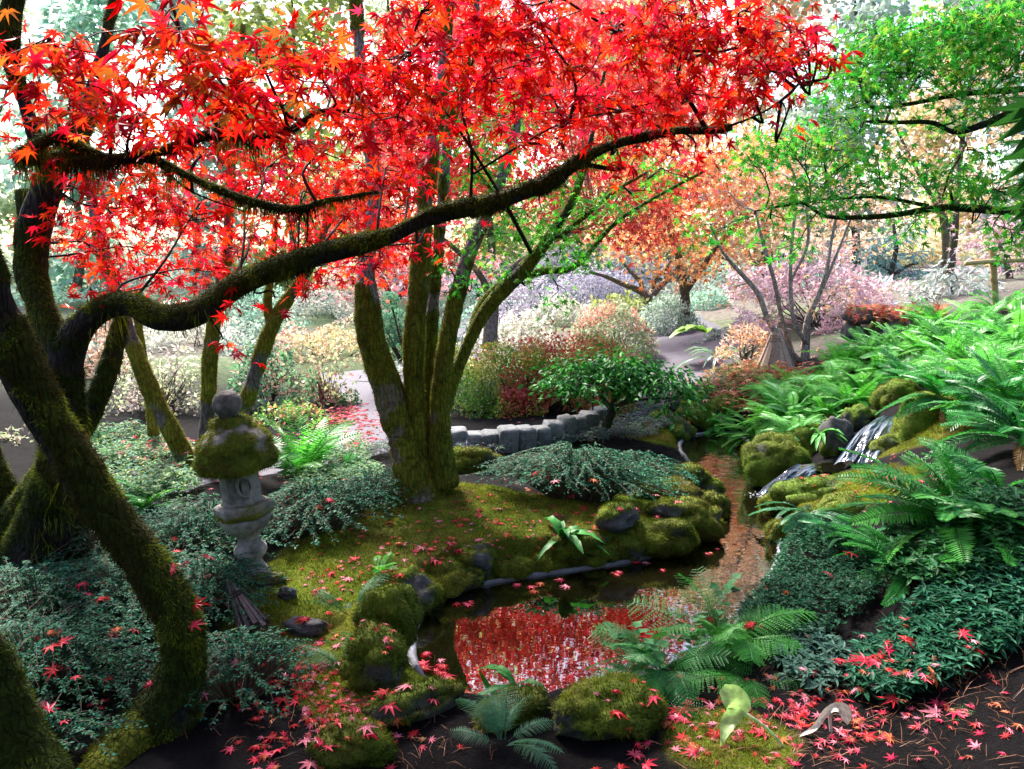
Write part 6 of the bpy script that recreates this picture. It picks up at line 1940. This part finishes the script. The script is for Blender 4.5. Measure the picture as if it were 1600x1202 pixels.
def drop(px, py, size, lab, grp, big=True, water=False, mesh_i=None, shrub=False, exact=False):
    """a leaf lying on whatever the eye meets first at that pixel"""
    global nleaf
    d = Vector(ray(px, py)).normalized()
    if shrub or water:
        hit = G(px, py) if not water else Zp(px, py, .005)
        nrmv = Vector((0, 0, 1))
        if shrub:
            ok, loc, nv, fi, ob, mx = SC.ray_cast(DG, Vector(CAM), d)
            if not ok:
                return
            hit = np.array(loc) - np.array(d) * .01
            nrmv = Vector((-d[0] * .4, -d[1] * .4, 1)).normalized()
    else:
        g_ = G(px, py)
        ok, loc, nv, fi, ob, mx = SC.ray_cast(DG, Vector((g_[0], g_[1], g_[2] + .6)), Vector((0, 0, -1)), distance=1.2)
        hit, nrmv = g_ + np.array([0, 0, .012]), Vector((0, 0, 1))
        if ok and ob.name.startswith(('mossy', 'grey', 'ground', 'moss_carpet', 'slate', 'path')):
            hit = np.array(loc) + np.array([0, 0, .006])
            if nv.z > .3 and not ob.name.startswith('moss'):
                nrmv = nv
    a = rng.uniform(0, 6.28)
    up = np.array(nrmv) + rng.normal(0, .03 if water else .22, 3)
    rr = frames(np.array([[math.cos(a), math.sin(a), rng.normal(0, .02 if water else .1)]]), up[None])[0]
    s = size * (1 if exact else rng.uniform(.6, 1.15))
    if big:
        o = inst('fallen_leaf', FMESH[int(rng.integers(0, 14)) if mesh_i is None else mesh_i], hit, rr, s)
        props(o, lab, 'leaf', grp)
        nleaf += 1
    else:
        small.append((hit, rr, s))


def near(c, sx, sy):
    return c[0] + rng.normal(0, sx), c[1] + rng.normal(0, sy)


ZN = [  # group, kind of place, [(where it lies, pixel)], count, size, spread, options
    ('red leaves on the moss bank', 'lying on the moss bank', [('near the lantern foot', 530, 895), ('below the silvery bush', 600, 850), ('in the middle of the open moss', 690, 850), ('before the stemmed maple', 760, 800), ('above the strap leaved fern', 850, 830),
      ('beside the pointed rim stone', 690, 885), ('by the tiny yellow green fern', 610, 905), ('near the grey bank stone', 940, 825), ('on the ledge by the pond narrows', 1050, 790), ('above the thick kerb stone', 1000, 830)], 100, .042, 32, 20, {}),
    ('red leaves on the soil path', 'fallen on the soil path', [('by the jagged grey stone', 490, 1015), ('beside the arching bush', 450, 1080), ('beside the tall moss hummock', 520, 1060), ('by the round moss cushion', 600, 1160), ('at the very bottom edge', 420, 1190), ('before the long low boulder', 620, 1120), ('below the round moss cushion', 500, 1180)], 78, .048, 30, 24, {}),
    ('red leaves on the dark soil', 'on dark needle strewn soil', [('beside the broken pale leaf', 1075, 1120), ('below the broken pale leaf', 1100, 1175), ('before the maidenhair', 1235, 1120), ('behind the withered leaf', 1290, 1085), ('beside the withered leaf stalk', 1330, 1150), ('before the ground cover', 1440, 1110), ('near the big dark boulder', 980, 1180), ('under the trailing maidenhair', 1020, 1130), ('at the edge of the ground cover', 1340, 1045)], 64, .05, 28, 18, {}),
    ('leaves afloat at the pond end', 'floating at the narrow pond end', [('under the upright rim stone', 680, 1030), ('by the long low boulder', 700, 1065), ('near its tip', 725, 1085), ('against the hummock', 670, 1050)], 20, .046, 11, 11, {'water': True}),
    ('leaves afloat along the rim', 'floating under the pond rim', [('at the bend', 735, 940), ('below the pointed stone', 820, 918), ('below the strap leaved fern', 885, 907), ('under the long kerb stone', 960, 893), ('at the far corner', 1080, 868), ('past the far corner', 1125, 850), ('midway along', 1010, 884)], 22, .042, 16, 5, {'water': True}),
    ('red leaves caught in the bushes', 'caught in the arching bushes', [('inside the trunk bend', 100, 1060), ('under the leaning trunk', 200, 1000), ('by the bark bundle', 310, 955), ('near the corner trunk', 70, 980), ('above the mossy root', 190, 1090), ('beside the lantern pedestal', 335, 870), ('near the twin trunk', 150, 930), ('behind the leaning trunk', 260, 860), ('over the corner', 110, 1120), ('behind the flared foot', 370, 1060)], 40, .045, 30, 22, {'shrub': True}),
    ('red leaves on the bank bushes', 'caught in the bank bushes', [('on top of the wide bush', 900, 740), ('before the wide bush', 850, 765), ('on the smaller joined bush', 990, 745), ('on the silvery bush', 510, 790), ('above the lantern platform', 460, 790)], 18, .042, 30, 14, {'shrub': True}),
    ('leaves on the mossy slabs', 'on the mossy slabs by the falls', [('beside the loose slate', 1390, 755), ('on the wide flat slab', 1310, 765), ('on the slab edge', 1260, 780), ('under the great boulder', 1430, 745), ('by the tall fresh fern', 1460, 765)], 22, .038, 26, 10, {}),
    ('leaves on the ground cover', 'lying on the leafy ground cover', [('below the big drooping fern', 1400, 980), ('by the near maidenhair', 1200, 960), ('towards the bare soil', 1500, 1000), ('above the drooping fern', 1300, 890), ('next to the water', 1130, 985)], 14, .046, 34, 20, {'shrub': True}),
]
used = set()
HUE = ['crimson', 'scarlet', 'rosy red', 'wine red', 'pale pink', 'dark red', 'rusty red']
for grp, what, cs, n, size, sx, sy, kw in ZN:
    for k in range(n):
        wh, cx_, cy_ = cs[k % len(cs)]
        a, b = near((cx_, cy_), sx, sy)
        if not kw.get('water') and sdist(G(a, b)[None, :2])[0] > -.02 and not kw.get('shrub'):
            continue
        if kw.get('water') and sdist(Zp(a, b, 0)[None, :2])[0] < .01:
            continue
        for _ in range(40):
            mi, sz = int(rng.integers(0, 14)), int(rng.integers(0, 2))
            lab = f"{('small', 'large')[sz]} {HUE[mi % 7]} leaf {what}, {wh}"
            if lab not in used:
                break
        used.add(lab)
        assert len(lab.split()) <= 16, lab
        drop(a, b, size * ((rng.uniform(.6, .78), rng.uniform(.95, 1.18))[sz]), lab, grp, True, mesh_i=mi, exact=True, **kw)
# beyond those: carpets of leaves
for (a, b, sx, sy, n, size) in ((540, 648, 20, 12, 240, .05), (555, 690, 24, 12, 60, .05), (590, 665, 18, 10, 40, .05), (255, 720, 30, 16, 130, .055), (540, 700, 25, 14, 40, .05), (760, 820, 130, 35, 160, .024), (600, 900, 70, 35, 110, .022), (520, 1100, 70, 45, 260, .026), (1300, 1120, 150, 40, 260, .026), (1340, 760, 70, 25, 90, .02),
                               (400, 745, 60, 14, 50, .05), (1150, 1140, 100, 40, 60, .03), (860, 640, 80, 20, 60, .04), (470, 700, 40, 20, 60, .05)):
    for k in range(n):
        x, y = near((a, b), sx, sy)
        if sdist(G(x, y)[None, :2])[0] < -.03:
            drop(x, y, size, None, None, False)
pos = np.array([s[0] for s in small])
rot = np.array([s[1] for s in small])
sc = np.array([s[2] for s in small])
v, tt_, cc = scatter(*STAR7, pos, rot, sc, pal(FP + ((.68, .2, .26), (.3, .14, .06)), len(pos), .25))
props(mk('leaf_litter', v, tt_, M_FALLEN, None, cc, smooth=False), kind='stuff')
small = []
for (a, b, sx, sy, n, size) in ((1190, 585, 50, 14, 420, .07), (1160, 620, 40, 16, 300, .065), (1240, 590, 40, 10, 200, .07), (1395, 497, 40, 8, 60, .08), (1120, 640, 30, 10, 60, .06), (1060, 610, 30, 12, 60, .06)):
    for k in range(n):
        x, y = near((a, b), sx, sy)
        drop(x, y, size, None, None, False)
for k in range(420):                                     # heaped on top of the stone wall
    x, y = rng.uniform(1325, 1475), rng.uniform(478, 500)
    c = P(x, y, 8.3 + rng.uniform(-.25, .5))
    small.append((c, frames(rng.normal(0, 1, (1, 3)), np.array([[0, -.2, 1.]]) + rng.normal(0, .5, (1, 3)))[0], .075 * rng.uniform(.6, 1.2)))
pos = np.array([s[0] for s in small])
rot = np.array([s[1] for s in small])
sc = np.array([s[2] for s in small])
v, tt_, cc = scatter(*STAR7, pos, rot, sc, pal(((.66, .22, .08), (.62, .12, .07), (.7, .36, .18), (.5, .1, .05), (.66, .3, .22)), len(pos), .25))
props(mk('leaf_litter', v, tt_, M_FALLEN, None, cc, smooth=False), kind='stuff')
